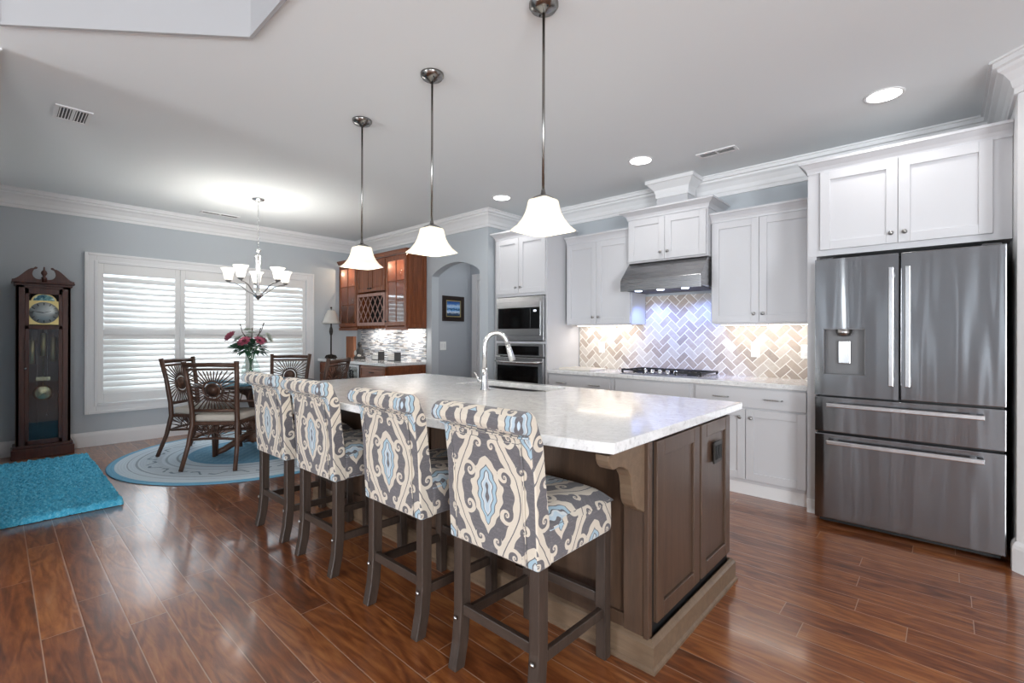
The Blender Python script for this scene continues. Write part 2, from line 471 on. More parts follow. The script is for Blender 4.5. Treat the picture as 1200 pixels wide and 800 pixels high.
def link(name, mb, mat, parent=None, world=False, bevel=0, seg=2, subd=0, smooth=None):
    me = bpy.data.meshes.new(name)
    v = mb.v
    if world and parent is not None:
        root = parent if parent.parent is None else parent.parent
        L = root.location; v = [(a - L.x, b - L.y, c - L.z) for a, b, c in v]
    me.from_pydata(v, [], mb.f)
    for p, sm in zip(me.polygons, mb.sm): p.use_smooth = sm if smooth is None else smooth
    bm = bmesh.new(); bm.from_mesh(me); bmesh.ops.recalc_face_normals(bm, faces=bm.faces); bm.to_mesh(me); bm.free()
    me.materials.append((M[mat].mat if isinstance(mat, str) else mat))
    o = bpy.data.objects.new(name, me); COL.objects.link(o)
    if parent is not None: o.parent = parent
    if bevel:
        b = o.modifiers.new('bevel', 'BEVEL'); b.width = bevel; b.segments = seg; b.limit_method = 'ANGLE'; b.angle_limit = R(40)
    if subd:
        b = o.modifiers.new('subd', 'SUBSURF'); b.levels = subd; b.render_levels = subd
    return o
def thing(name, label, cat, loc=(0, 0, 0), rz=0, group=None):
    o = bpy.data.objects.new(name, None); COL.objects.link(o); o.location = loc; o.rotation_euler = (0, 0, rz)
    o['label'] = label; o['category'] = cat
    if group: o['group'] = group
    return o
def tag(o, label, cat, group=None):
    o['label'] = label; o['category'] = cat
    if group: o['group'] = group
    return o
def struct(name, mb, mat, parent=None, **k):
    o = link(name, mb, mat, parent, **k)
    if parent is None: o['kind'] = 'structure'
    return o
def dup(root, loc, rz=None, label=None):
    r = root.copy(); COL.objects.link(r); r.location = loc
    if rz is not None: r.rotation_euler = (0, 0, rz)
    if label: r['label'] = label
    for ch in list(root.children):
        c = ch.copy(); COL.objects.link(c); c.parent = r
        for g in list(ch.children):
            d = g.copy(); COL.objects.link(d); d.parent = c
    return r

# ------------------------------------------------------------------ room constants
ZC = 2.81; XW = -7.23; YL = -.09; YB = 4.08; YK = 4.70; XC = -4.14; XR = .285

# ================================================================== STRUCTURE
struct('floor', MB().box(XW - .15, 4.1, -5.6, 6.4, -.06, 0), 'floor_wood')
# ceiling with the raised tray over the living room
tray = [(-2.62, .88), (-3.42, .02), (-3.42, -4.1), (-2.7, -4.9), (2.6, -4.9), (2.6, .88)]
outer = [(XW - .15, 6.4), (XW - .15, -5.6), (4.1, -5.6), (4.1, 6.4)]
bm = bmesh.new()
def loop(pts, z):
    vs = [bm.verts.new((p[0], p[1], z)) for p in pts]; return vs, [bm.edges.new((vs[i], vs[(i + 1) % len(vs)])) for i in range(len(vs))]
v1, e1 = loop(outer, ZC); v2, e2 = loop(tray, ZC)
bmesh.ops.triangle_fill(bm, use_beauty=True, edges=e1 + e2)
me = bpy.data.meshes.new('ceiling'); bm.to_mesh(me); bm.free(); me.materials.append(M['ceiling_paint'].mat)
o = bpy.data.objects.new('ceiling', me); COL.objects.link(o); o['kind'] = 'structure'
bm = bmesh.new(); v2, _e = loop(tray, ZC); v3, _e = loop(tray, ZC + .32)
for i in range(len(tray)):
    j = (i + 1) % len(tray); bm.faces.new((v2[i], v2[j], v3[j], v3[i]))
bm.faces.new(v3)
me = bpy.data.meshes.new('ceiling_tray'); bm.to_mesh(me); bm.free(); me.materials.append(M['tray_shade'].mat)
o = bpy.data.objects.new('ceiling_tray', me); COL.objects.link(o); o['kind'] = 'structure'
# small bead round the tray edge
struct('trim_1', MB().sweep(tray, [(0, ZC + .003), (.012, ZC - .006), (.012, ZC - .012), (-.006, ZC - .012), (-.006, ZC + .003)], True), 'tray_shade')

T = .12
# dining window wall with its opening
wy0, wy1, wz0, wz1 = .78, 3.24, .46, 2.13
mb = MB(); mb.box(XW - T, XW, YL - T, wy0, 0, ZC); mb.box(XW - T, XW, wy1, YB + T, 0, ZC); mb.box(XW - T, XW, wy0, wy1, 0, wz0); mb.box(XW - T, XW, wy0, wy1, wz1, ZC)
struct('wall_dining', mb, 'wall_paint')
struct('wall_left', MB().box(XW - T, -3.72, YL - T, YL, 0, ZC), 'wall_paint')
mb = MB(); mb.box(-3.72 - T, -3.72, -5.5, YL - T, 0, ZC); struct('wall_living', mb, 'wall_paint')
# bar wall with the arched opening
ax0, ax1, zs, za = -5.244, -4.285, 2.095, 2.245
mb = MB(); mb.box(XW, ax0, YB, YB + T, 0, ZC); mb.box(ax1, XC, YB, YB + T, 0, ZC)
arc = [(ax0 + (ax1 - ax0) * k / 20, zs + (za - zs) * math.sin(PI * k / 20) ** .8) for k in range(21)]
for k in range(20):
    (xa, zA), (xb, zB) = arc[k], arc[k + 1]
    mb.prism([(xa, zA), (xb, zB), (xb, ZC), (xa, ZC)], 'y', YB, YB + T)
mb.box(XC - T, XC, YB + T, YK + T, 0, ZC)
struct('wall_bar', mb, 'wall_paint')
struct('wall_kitchen', MB().box(XC, 1.2, YK, YK + T, 0, ZC), 'wall_paint')
mb = MB(); mb.box(XR, XR + T, 3.79, YK, 0, ZC)
mb.prism([(XR, 3.79), (XR + T, 3.79), (XR + .12 + .6, 3.19), (XR + .6, 3.19)], 'z', 0, ZC)
mb.box(XR + .6, 4.1, 3.07, 3.19, 0, ZC)
struct('wall_right', mb, 'white_trim')
# hallway behind the arch
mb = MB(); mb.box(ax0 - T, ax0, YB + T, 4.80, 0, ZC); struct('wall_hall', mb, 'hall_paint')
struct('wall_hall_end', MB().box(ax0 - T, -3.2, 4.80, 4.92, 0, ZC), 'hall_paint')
mb = MB(); mb.box(-5.18, -5.08, 4.77, 4.80, 0, 2.18); mb.box(-5.08, -4.20, 4.77, 4.80, 2.08, 2.18); mb.box(-5.08, -5.05, 4.785, 4.80, 0, 2.08)
d1 = struct('door_1', mb, 'white_trim', bevel=.006)
mb = MB(); mb.box(-5.05, -4.25, 4.782, 4.80, .01, 2.08)
link('panel', mb, 'white_trim', d1)
mb = MB()
for (a_, b_) in ((-4.97, -4.70), (-4.62, -4.35)):
    mb.box(a_, b_, 4.776, 4.784, .2, .95); mb.box(a_, b_, 4.776, 4.784, 1.1, 1.95)
link('raised_panel', mb, 'white_trim', d1, bevel=.004)

# unseen living room walls; windows and narrow slits added for fill and refrigerator streaks
mb = MB(); zz0, zz1 = .4, 2.45
xs = [-3.72, -3.7, -2.5, -1.95, -1.8, -1.3, -1.22, -.62, -.5, -.1, .0, .7, .95, 1.75, 3.25, 4.1]
for i in range(0, 16, 2): mb.box(xs[i], xs[i + 1], -5.5 - T, -5.5, 0, ZC)
for i in range(1, 15, 2): mb.box(xs[i], xs[i + 1], -5.5 - T, -5.5, 0, zz0); mb.box(xs[i], xs[i + 1], -5.5 - T, -5.5, zz1, ZC)
struct('wall_rear', mb, 'wall_paint')
mb = MB(); mb.box(4, 4 + T, -5.5, -3.2, 0, ZC); mb.box(4, 4 + T, -.8, 6.4, 0, ZC); mb.box(4, 4 + T, -3.2, -.8, 0, zz0); mb.box(4, 4 + T, -3.2, -.8, zz1, ZC)
struct('wall_side', mb, 'wall_paint')
wn = 2  # frames for the added rear windows
for i in range(1, 15, 2):
    a_, b_ = xs[i], xs[i + 1]; mb = MB()
    if b_ - a_ < .5: continue
    mb.box(a_, a_ + .06, -5.58, -5.52, zz0, zz1); mb.box(b_ - .06, b_, -5.58, -5.52, zz0, zz1); mb.box(a_, b_, -5.58, -5.52, zz0, zz0 + .06); mb.box(a_, b_, -5.58, -5.52, zz1 - .06, zz1)
    mb.box(a_, b_, -5.57, -5.53, 1.4, 1.45); mb.box((a_ + b_) / 2 - .02, (a_ + b_) / 2 + .02, -5.57, -5.53, zz0, zz1)
    struct('window_%d' % wn, mb, 'white_trim'); wn += 1

room = [(-3.72, -4.5), (-3.72, YL), (-3.72, YL), (XW, YL), (XW, YB), (XC, YB), (XC, YK), (XR, YK), (XR, 3.79), (XR + .6, 3.19), (3.9, 3.19)]
room = [(-3.72, YL)] + room[3:]
cr = [(0, ZC - .195), (.014, ZC - .195), (.014, ZC - .165), (.022, ZC - .155), (.03, ZC - .12), (.055, ZC - .08), (.078, ZC - .062), (.082, ZC - .045), (.1, ZC - .04), (.1, ZC - .012), (.115, ZC - .012), (.115, ZC), (0, ZC)]
struct('trim_2', MB().sweep(room, cr), 'white_trim')
bp = [(0, 0), (.018, 0), (.018, .125), (.014, .145), (.006, .16), (0, .165)]
struct('baseboard_dining', MB().sweep([(-3.72, YL), (XW, YL), (XW, 3.42)], bp), 'white_trim')
struct('baseboard_arch', MB().sweep([(-5.34, YB), (ax0, YB)], bp).sweep([(ax1, YB), (XC, YB)], bp), 'white_trim')
struct('baseboard_right', MB().sweep([(XR, 3.86), (XR, 3.79), (XR + .6, 3.19), (3.9, 3.19)], bp), 'white_trim')
struct('baseboard_hall', MB().sweep([(ax0, YB + T), (ax0, 4.80)], bp), 'white_trim')

# ---- dining window, casing and plantation shutters
win = struct('window_1', MB().box(XW - .10, XW - .05, wy0, wy0 + .05, wz0, wz1).box(XW - .10, XW - .05, wy1 - .05, wy1, wz0, wz1).box(XW - .10, XW - .05, wy0, wy1, wz0, wz0 + .05).box(XW - .10, XW - .05, wy0, wy1, wz1 - .05, wz1)
             .box(XW - .10, XW - .05, 1.57, 1.65, wz0, wz1).box(XW - .10, XW - .05, 2.38, 2.46, wz0, wz1).box(XW - .095, XW - .055, wy0, wy1, 1.27, 1.32), 'white_trim')
link('pane', MB().box(XW - .078, XW - .074, wy0, wy1, wz0, wz1), 'window_glass', win)
def frame_rect(mb, x0, x1, y0, y1, z0, z1, w):
    mb.box(x0, x1, y0, y0 + w, z0, z1); mb.box(x0, x1, y1 - w, y1, z0, z1); mb.box(x0, x1, y0 + w, y1 - w, z0, z0 + w); mb.box(x0, x1, y0 + w, y1 - w, z1 - w, z1)
mb = MB(); frame_rect(mb, XW, XW + .022, .69, 3.335, .37, 2.22, .10); frame_rect(mb, XW + .022, XW + .036, .69, 3.335, .37, 2.22, .03); frame_rect(mb, XW, XW + .03, .775, 3.25, .455, 2.135, .03)
link('casing', mb, 'white_trim', win, bevel=.004)
shut = []
for n_, (a_, b_) in enumerate(((.805, 1.60), (1.605, 2.42), (2.425, 3.215))):
    side = ('left of the dining window', 'middle of the dining window', 'right of the dining window, nearest the lamp')[n_]
    t = thing('plantation_shutter', 'white louvered plantation shutter in the ' + side, 'shutter', (XW, (a_ + b_) / 2, .49), 0, 'shutters on the dining window')
    zt, zb = 2.105, .49; sw = .052
    mb = MB(); x0, x1 = XW - .02, XW + .012
    mb.box(x0, x1, a_, a_ + sw, zb, zt); mb.box(x0, x1, b_ - sw, b_, zb, zt); mb.box(x0, x1, a_ + sw, b_ - sw, zb, .60); mb.box(x0, x1, a_ + sw, b_ - sw, 1.985, zt); mb.box(x0, x1, a_ + sw, b_ - sw, 1.285, 1.34)
    link('frame', mb, 'shutter_white', t, world=True, bevel=.004)
    mb = MB(); zs_ = [.635 + .0695 * k for k in range(10)] + [1.372 + .0695 * k for k in range(9)]
    for zz in zs_:
        prof = [(.0445 * math.cos(w_), .0055 * math.sin(w_)) for w_ in [2 * PI * q / 8 for q in range(8)]]
        an = R(50)
        pr = [(XW - .004 + px * math.cos(an) - pz * math.sin(an), zz - (px * math.sin(an) + pz * math.cos(an))) for px, pz in prof]
        mb.prism(pr, 'y', a_ + sw + .001, b_ - sw - .001)
    link('louvers', mb, 'shutter_white', t, world=True)
# things outside, glimpsed between the louvers
struct('ground_outside', MB().box(-16, XW - T, -4, 9, -.3, -.1), 'outdoor_grass')
tag(link('garden_fence', MB().box(-11.2, -11.1, -3.5, 8.5, -.1, 1.05), 'outside_wall'), 'pale garden fence glimpsed between the louvers outside the dining window', 'fence')

# ================================================================== KITCHEN CABINETS
def shaker(mb, x0, x1, z0, z1, yf, th=.02, rail=.06, inset=.012, raised=False):
    """door facing -y with its front at yf"""
    mb.box(x0, x0 + rail, yf, yf + th, z0, z1); mb.box(x1 - rail, x1, yf, yf + th, z0, z1)
    mb.box(x0 + rail, x1 - rail, yf, yf + th, z0, z0 + rail); mb.box(x0 + rail, x1 - rail, yf, yf + th, z1 - rail, z1)
    mb.box(x0 + rail - .002, x1 - rail + .002, yf + inset, yf + th - .001, z0 + rail - .002, z1 - rail + .002)
    if raised:
        g = .018; mb.box(x0 + rail + g, x1 - rail - g, yf + .003, yf + inset + .001, z0 + rail + g, z1 - rail - g)
    return mb
def knob(parent, x, y, z, mat='nickel'):
    link('knob', MB().lathe([(.006, 0), (.005, -.012), (.013, -.016), (.015, -.022), (.010, -.029), (0, -.031)], (x, y, z), 12, 'y'), mat, parent, world=True)
def pull(parent, x, y, z, w=.12, mat='nickel'):
    mb = MB().tube([(x - w / 2, y, z), (x - w / 2, y - .022, z), (x - w / 2 + .01, y - .028, z), (x, y - .031, z), (x + w / 2 - .01, y - .028, z), (x + w / 2, y - .022, z), (x + w / 2, y, z)], .0048, 8)
    for q in (-.3, -.15, 0, .15, .3): mb.ball((x + q * w, y - .029, z), .0065, 8)
    link('handle', mb, mat, parent, world=True)
def crown_cab(mb, x0, x1, yb, yf, z0, z1, proj=.055, left=True, right=True):
    """crown round the top of a cabinet whose front is at yf"""
    path = []
    if left: path.append((x0, yb))
    path += [(x0, yf), (x1, yf)]
    if right: path.append((x1, yb))
    h = z1 - z0
    pr = [(0, z0), (.008, z0), (.01, z0 + h * .2), (.02, z0 + h * .45), (proj * .75, z0 + h * .72), (proj * .85, z0 + h * .78), (proj, z0 + h * .8), (proj, z1), (0, z1)]
    # interior (right hand of travel) must point away from the cabinet
    return mb.sweep(path[::-1], [(-o, z) for o, z in pr][::1]) if False else mb.sweep(path, pr)

def upper(name, label, x0, x1, yf, yb, z0, z1, zd0, zd1, xm, crown_top, lr=(True, True), knobs_z=None, dx0=None, dx1=None, proj=.05, gap=.0015):
    t = thing(name, label, 'cabinet', ((x0 + x1) / 2, yb, z0), 0, 'white wall cabinets')
    link('body', MB().box(x0, x1, yf + .02, yb, z0, z1), 'cabinet_white', t, world=True)
    dx0 = x0 + .012 if dx0 is None else dx0; dx1 = x1 - .012 if dx1 is None else dx1
    for (a_, b_, kx) in ((dx0, xm - gap, xm - .035), (xm + gap, dx1, xm + .035)):
        d = link('door', shaker(MB(), a_, b_, zd0, zd1, yf - .002), 'cabinet_white', t, world=True, bevel=.002)
        knob(d, kx, yf - .002, (knobs_z or zd0 + .07))
    mb = crown_cab(MB(), x0, x1, yb, yf + .018, crown_top - .085, crown_top, proj, *lr)
    link('crown', mb, 'cabinet_white', t, world=True)
    return t
# path order: left-back, left-front, right-front, right-back => right hand of travel points... handled in sweep by sign check
t = upper('wall_cabinet', 'tall white two-door wall cabinet between the oven tower and the range hood', -3.185, -2.372, 4.38, YK, 1.405, 2.31, 1.415, 2.295, -2.785, 2.385, (False, False))
t = upper('wall_cabinet', 'tall white two-door wall cabinet between the range hood and the refrigerator', -1.578, -.752, 4.38, YK, 1.395, 2.31, 1.405, 2.295, -1.176, 2.385, (False, False))
t = upper('hood_cabinet', 'short white two-door cabinet standing on the steel range hood', -2.37, -1.58, 4.30, YK, 2.005, 2.44, 2.02, 2.425, -1.978, 2.522, (True, True), 2.085, proj=.07)
# boxed chimney with its own crown up to the ceiling
t = thing('hood_chimney_box', 'small white crowned box between the hood cabinet and the ceiling', 'trim box', (-1.975, YK, 2.52))
link('box', MB().box(-2.125, -1.815, 4.44, YK, 2.50, ZC - .002), 'cabinet_white', t, world=True)
link('crown', crown_cab(MB(), -2.125, -1.815, YK - .1, 4.44, ZC - .17, ZC - .001, .085), 'white_trim', t, world=True)
link('base_moulding', crown_cab(MB(), -2.125, -1.815, YK - .1, 4.44, 2.52, 2.56, .018), 'white_trim', t, world=True)
t = upper('refrigerator_cabinet', 'wide white two-door cabinet above the stainless refrigerator', -.745, XR - .003, 4.0, YK - .01, 1.86, 2.47, 1.90, 2.455, -.238, 2.54, (True, False), 1.965, -.672, .2, .055)
t = thing('refrigerator_end_panel', 'tall narrow white panel beside the refrigerator at the end of the counter', 'panel', (-.72, YK, 0))
link('panel', MB().box(-.7515, -.7455, 4.02, YK - .01, 0, 2.46).box(-.7455, -.695, 4.02, YK - .01, 0, 1.859), 'cabinet_white', t, world=True)
link('foot', MB().box(-.752, -.685, 4.012, 4.05, 0, .10), 'white_trim', t, world=True, bevel=.004)
# ---- base cabinets
def base_cab(label, x0, x1, parts, yf=4.11, group='white base cabinets'):
    t = thing('base_cabinet', label, 'cabinet', ((x0 + x1) / 2, YK, 0), 0, group)
    link('body', MB().box(x0, x1, yf, YK - .01, .10, .872), 'cabinet_white', t, world=True)
    link('toe_board', MB().box(x0, x1, yf + .012, yf + .03, 0, .098), 'white_trim', t, world=True)
    for p in parts:
        if p[0] == 'drawer':
            d = link('drawer', MB().box(p[1], p[2], yf - .02, yf + .001, p[3], p[4]), 'cabinet_white', t, world=True, bevel=.003)
            for hx in p[5]: pull(d, hx, yf - .02, (p[3] + p[4]) / 2)
        else:
            d = link('door', shaker(MB(), p[1], p[2], p[3], p[4], yf - .02), 'cabinet_white', t, world=True, bevel=.002)
            if p[5]: knob(d, p[5], yf - .02, p[4] - .065)
    return t
base_cab('white base cabinet left of the cooktop with two drawer pulls', -3.215, -2.40, [('drawer', -3.20, -2.435, .705, .86, (-3.03, -2.62)), ('door', -3.20, -2.82, .13, .69, -2.86), ('door', -2.815, -2.435, .13, .69, -2.78)])
base_cab('white base cabinet under the cooktop with a plain false front', -2.398, -1.627, [('drawer', -2.385, -1.655, .705, .86, ()), ('door', -2.385, -2.025, .13, .69, -2.06), ('door', -2.02, -1.655, .13, .69, -1.98)])
base_cab('white base cabinet beside the refrigerator, one wide drawer above two doors', -1.625, -.75, [('drawer', -1.60, -.77, .71, .862, (-1.385, -.99)), ('door', -1.60, -1.197, .13, .695, -1.235), ('door', -1.192, -.77, .13, .695, -1.15)])
ct = tag(link('kitchen_countertop', MB().box(-3.215, -.752, 4.075, YK - .008, .876, .915), 'quartz', bevel=.004), 'white quartz countertop along the kitchen wall under the cooktop', 'countertop')
bs = tag(link('tile_backsplash', MB().box(-3.21, -.752, YK - .008, YK - .001, .915, 1.41).box(-2.368, -1.582, YK - .008, YK - .001, 1.41, 1.70), 'herringbone_tile'), 'beige herringbone stone tile backsplash behind the cooktop', 'backsplash')
for px, lab in ((-2.905, 'white outlet plate on the tile at the left end of the backsplash'), (-1.285, 'white outlet plate on the tile between the hood and the refrigerator'), (-.885, 'white switch plate on the tile at the refrigerator end')):
    o = thing('outlet_plate', lab, 'outlet', (px, YK - .008, 1.15)); w_ = .04 if px > -.9 else .038
    link('plate', MB().box(px - w_, px + w_, YK - .014, YK - .0081, 1.092, 1.212), 'white_plate', o, world=True, bevel=.002)
    link('socket', MB().box(px - .016, px + .016, YK - .017, YK - .0139, 1.115, 1.145).box(px - .016, px + .016, YK - .017, YK - .0139, 1.158, 1.188), 'white_trim', o, world=True)

# ---- cooktop
t = thing('gas_cooktop', 'stainless gas cooktop with black grates on the kitchen counter', 'cooktop', (-1.98, 4.4, .915))
link('plate', MB().box(-2.37, -1.60, 4.16, 4.62, .9155, .925), 'oven_steel', t, world=True, bevel=.003)
for gx in (-2.25, -1.98, -1.71):
    mb = MB(); h = .955
    x0, x1, y0, y1 = gx - .115, gx + .115, (4.20 if gx != -1.98 else 4.32), 4.60
    for a_ in (x0, x1): mb.box(a_ - .006, a_ + .006, y0, y1, h - .012, h)
    for k in range(4):
        yy = y0 + (y1 - y0) * k / 3; mb.box(x0, x1, yy - .006, yy + .006, h - .012, h)
    for k in range(5):
        xx = x0 + (x1 - x0) * k / 4; mb.box(xx - .005, xx + .005, y0 - .008, y0 + .05, h - .008, h + .006)
    for a_ in (x0, x1):
        for b_ in (y0, y1): mb.box(a_ - .008, a_ + .008, b_ - .008, b_ + .008, .925, h)
    link('grate', mb, 'black_iron', t, world=True)
    for yy in ((4.30, 4.50) if gx != -1.98 else (4.45,)):
        link('burner', MB().lathe([(.05, .925), (.05, .934), (.035, .937), (.035, .944), (0, .946)], (gx, yy, 0), 16), 'black_iron', t, world=True)
for k in range(5):
    xx = -2.13 + .075 * k
    link('knob', MB().lathe([(.024, .925), (.022, .94), (.019, .958), (.012, .966), (0, .967)], (xx, 4.215, 0), 14), 'bright_nickel', t, world=True)
# ---- range hood
hx0, hx1 = -2.368, -1.582
t = thing('range_hood', 'stainless under-cabinet range hood over the cooktop', 'range hood', (-1.975, YK, 1.71))
link('shell', MB().prism([(4.16, 1.715), (4.16, 1.825), (4.33, 2.0), (YK - .01, 2.0), (YK - .01, 1.73), (4.2, 1.73)], 'x', hx0, hx1), 'hood_steel', t, world=True, bevel=.003)
link('filter', MB().box(hx0 + .03, hx1 - .03, 4.24, 4.64, 1.722, 1.73), 'vent_dark', t, world=True)
for lx in (-2.2, -1.975, -1.74):
    link('light', MB().lathe([(.035, 1.718), (.03, 1.712), (0, 1.712)], (lx, 4.21, 0), 16), 'hood_lamp', t, world=True)
for lx in (-2.19, -1.76):
    s_ = spot('hood_light', (lx, 4.40, 1.70), (0, .42, -1), 12, 115, (.24, .38, 1.0), .02, .8)
# under-cabinet strips
for (a_, b_) in ((-3.12, -2.44), (-1.53, -.80)):
    sl = thing('under_cabinet_light', 'slim lit strip light under the wall cabinet ' + ('left of the hood' if a_ < -2 else 'right of the hood'), 'light', ((a_ + b_) / 2, 4.5, 1.39), 0, 'under-cabinet lights')
    zz = 1.405 if a_ < -2 else 1.395
    link('housing', MB().box(a_, b_, 4.50, 4.54, zz - .012, zz - .0005), 'white_trim', sl, world=True)
    link('lens', MB().box(a_ + .01, b_ - .01, 4.505, 4.535, zz - .016, zz - .012), 'strip_lamp', sl, world=True)
    area('strip_light', ((a_ + b_) / 2, 4.55, zz - .02), (0, .35, -1), b_ - a_, .03, 1.15, (1, .94, .86))

# ---- oven tower
tx0, tx1, ty = -4.0, -3.218, 4.08
t = thing('oven_cabinet', 'tall white cabinet tower holding the microwave and wall oven', 'cabinet', ((tx0 + tx1) / 2, YK, 0))
link('body', MB().box(tx0 + .022, tx1 - .022, YK - .02, YK - .01, .1, 2.44).box(tx0, tx0 + .022, ty, YK - .01, 0, 2.44).box(tx1 - .022, tx1, ty, YK - .01, 0, 2.44).box(tx0 + .022, tx1 - .022, ty, YK - .02, 1.735, 2.44).box(tx0 + .022, tx1 - .022, ty, YK - .02, 1.195, 1.215).box(tx0 + .022, tx1 - .022, ty, YK - .02, .1, .5), 'cabinet_white', t, world=True)
link('filler', MB().box(XC + .002, tx0, ty + .12, ty + .14, 0, 2.44), 'cabinet_white', t, world=True)
for (a_, b_, kx) in ((-3.985, -3.624, -3.66), (-3.62, -3.236, -3.585)):
    d = link('door', shaker(MB(), a_, b_, 1.765, 2.405, ty - .02), 'cabinet_white', t, world=True, bevel=.002); knob(d, kx, ty - .02, 1.835)
d = link('drawer', shaker(MB(), -3.985, -3.236, .13, .46, ty - .02), 'cabinet_white', t, world=True, bevel=.002); pull(d, -3.61, ty - .02, .38)
link('crown', crown_cab(MB(), tx0, tx1, YK - .1, ty, 2.415, 2.50, .055), 'cabinet_white', t, world=True)
t = thing('microwave', 'built-in stainless microwave above the wall oven', 'microwave', (-3.61, ty, 1.22))
link('trim_kit', MB().box(-3.965, -3.245, ty - .03, ty - .002, 1.222, 1.725), 'oven_steel', t, world=True, bevel=.003)
link('cavity', MB().box(-3.93, -3.28, ty, ty + .45, 1.25, 1.70), 'black_gap', t, world=True)
d = link('door', MB().box(-3.935, -3.285, ty - .038, ty - .03, 1.285, 1.665), 'oven_steel', t, world=True, bevel=.003)
link('window', MB().box(-3.925, -3.43, ty - .0405, ty - .0385, 1.36, 1.60), 'black_glass', d, world=True)
cp = link('control_panel', MB().box(-3.425, -3.295, ty - .0405, ty - .0385, 1.36, 1.60), 'black_glass', t, world=True)
m = glow('display', 'e8f0ff', 1.5, '101010')
link('display', MB().box(-3.38, -3.34, ty - .042, ty - .0406, 1.55, 1.57), 'display', cp, world=True)
t = thing('wall_oven', 'stainless wall oven below the microwave in the tower', 'oven', (-3.61, ty, .5))
link('cavity', MB().box(-3.93, -3.28, ty, ty + .5, .52, 1.18), 'black_gap', t, world=True)
link('control_panel', MB().box(-3.965, -3.245, ty - .03, ty - .002, 1.045, 1.19), 'oven_steel', t, world=True, bevel=.003)
link('display', MB().box(-3.93, -3.31, ty - .033, ty - .0305, 1.06, 1.165), 'black_glass', t, world=True)
d = link('door', MB().box(-3.965, -3.245, ty - .045, ty - .002, .52, 1.035), 'oven_steel', t, world=True, bevel=.004)
link('window', MB().box(-3.93, -3.31, ty - .048, ty - .0455, .58, .94), 'black_glass', d, world=True)
link('handle', MB().tube([(-3.94, ty - .045, .995), (-3.92, ty - .085, .985), (-3.8, ty - .1, .982), (-3.6, ty - .105, .98), (-3.42, ty - .1, .982), (-3.29, ty - .085, .985), (-3.27, ty - .045, .995)], .013, 10), 'bright_nickel', d, world=True)
tag(link('cutting_board', MB().box(-3.12, -2.72, 4.16, 4.48, .9155, .935), 'board_white', bevel=.006), 'pale rectangular board lying on the counter beside the oven tower', 'cutting board')

# ---- refrigerator
fx0, fx1, fy = -.673, .250, 3.84; gap_ = .004
t = thing('refrigerator', 'stainless four-door french door refrigerator with a water dispenser', 'refrigerator', ((fx0 + fx1) / 2, 4.2, 0))
link('case', MB().box(fx0 + .006, fx1 - .006, fy + .075, 4.62, .05, 1.80), 'dark_plastic', t, world=True)
link('base_grille', MB().box(fx0 + .02, fx1 - .02, fy + .06, fy + .09, .012, .05).box(fx0 + .05, fx0 + .1, fy + .1, fy + .15, 0, .05).box(fx1 - .1, fx1 - .05, fy + .1, fy + .15, 0, .05), 'black_gap', t, world=True)
link('hinge_cover', MB().box(fx0 + .02, fx0 + .1, fy + .03, fy + .15, 1.80, 1.822).box(fx1 - .1, fx1 - .02, fy + .03, fy + .15, 1.80, 1.822), 'dark_plastic', t, world=True)
fm = -.219
dx0, dx1, dz0, dz1 = -.623, -.392, 1.025, 1.335   # dispenser
mb = MB(); x0, x1 = fx0, fm - gap_; z0, z1 = .884, 1.81
mb.box(x0, dx0, fy, fy + .07, z0, z1); mb.box(dx1, x1, fy, fy + .07, z0, z1); mb.box(dx0, dx1, fy, fy + .07, z0, dz0); mb.box(dx0, dx1, fy, fy + .07, dz1, z1)
# one welded front face avoids seams: outer skin
dl = link('door', mb, 'fridge_steel', t, world=True)
dr = link('door', MB().box(fm + gap_, fx1, fy, fy + .07, .884, 1.81), 'fridge_steel', t, world=True, bevel=.006, seg=3)
d2 = link('drawer', MB().box(fx0, fx1, fy, fy + .07, .635, .873), 'fridge_steel', t, world=True, bevel=.006, seg=3)
d3 = link('drawer', MB().box(fx0, fx1, fy, fy + .07, .045, .622), 'fridge_steel', t, world=True, bevel=.006, seg=3)
def vhandle(par, hx):
    link('handle', MB().box(hx - .014, hx + .014, fy - .055, fy - .038, .97, 1.72).box(hx - .012, hx + .012, fy - .04, fy, 1.66, 1.69).box(hx - .012, hx + .012, fy - .04, fy, 1.0, 1.03), 'bright_nickel', par, world=True, bevel=.005)
vhandle(dl, -.258); vhandle(dr, -.178)
for par, zz in ((d2, .822), (d3, .572)):
    link('handle', MB().box(-.60, .162, fy - .055, fy - .035, zz - .014, zz + .014).box(-.57, -.54, fy - .04, fy, zz - .012, zz + .012).box(.10, .13, fy - .04, fy, zz - .012, zz + .012), 'bright_nickel', par, world=True, bevel=.005)
dp = link('dispenser', MB().box(dx0, dx1, fy + .055, fy + .069, dz0, dz1).box(dx0, dx0 + .004, fy + .001, fy + .055, dz0, dz1).box(dx1 - .004, dx1, fy + .001, fy + .055, dz0, dz1).box(dx0, dx1, fy + .001, fy + .055, dz0, dz0 + .004).box(dx0, dx1, fy + .001, fy + .055, dz1 - .004, dz1), 'grey_plastic', t, world=True)
link('spout', MB().lathe([(.045, dz1 - .004), (.045, dz1 - .03), (.03, dz1 - .05), (0, dz1 - .05)], (-.51, fy + .03, 0), 16), 'nickel', dp, world=True)
link('paddle', MB().box(-.545, -.475, fy + .03, fy + .045, 1.10, 1.255), 'oven_steel', dp, world=True, bevel=.005)
link('niche_back', MB().box(fx0 - .02, XR - .002, 4.63, 4.65, 0, 1.85), 'black_gap', t, world=True)

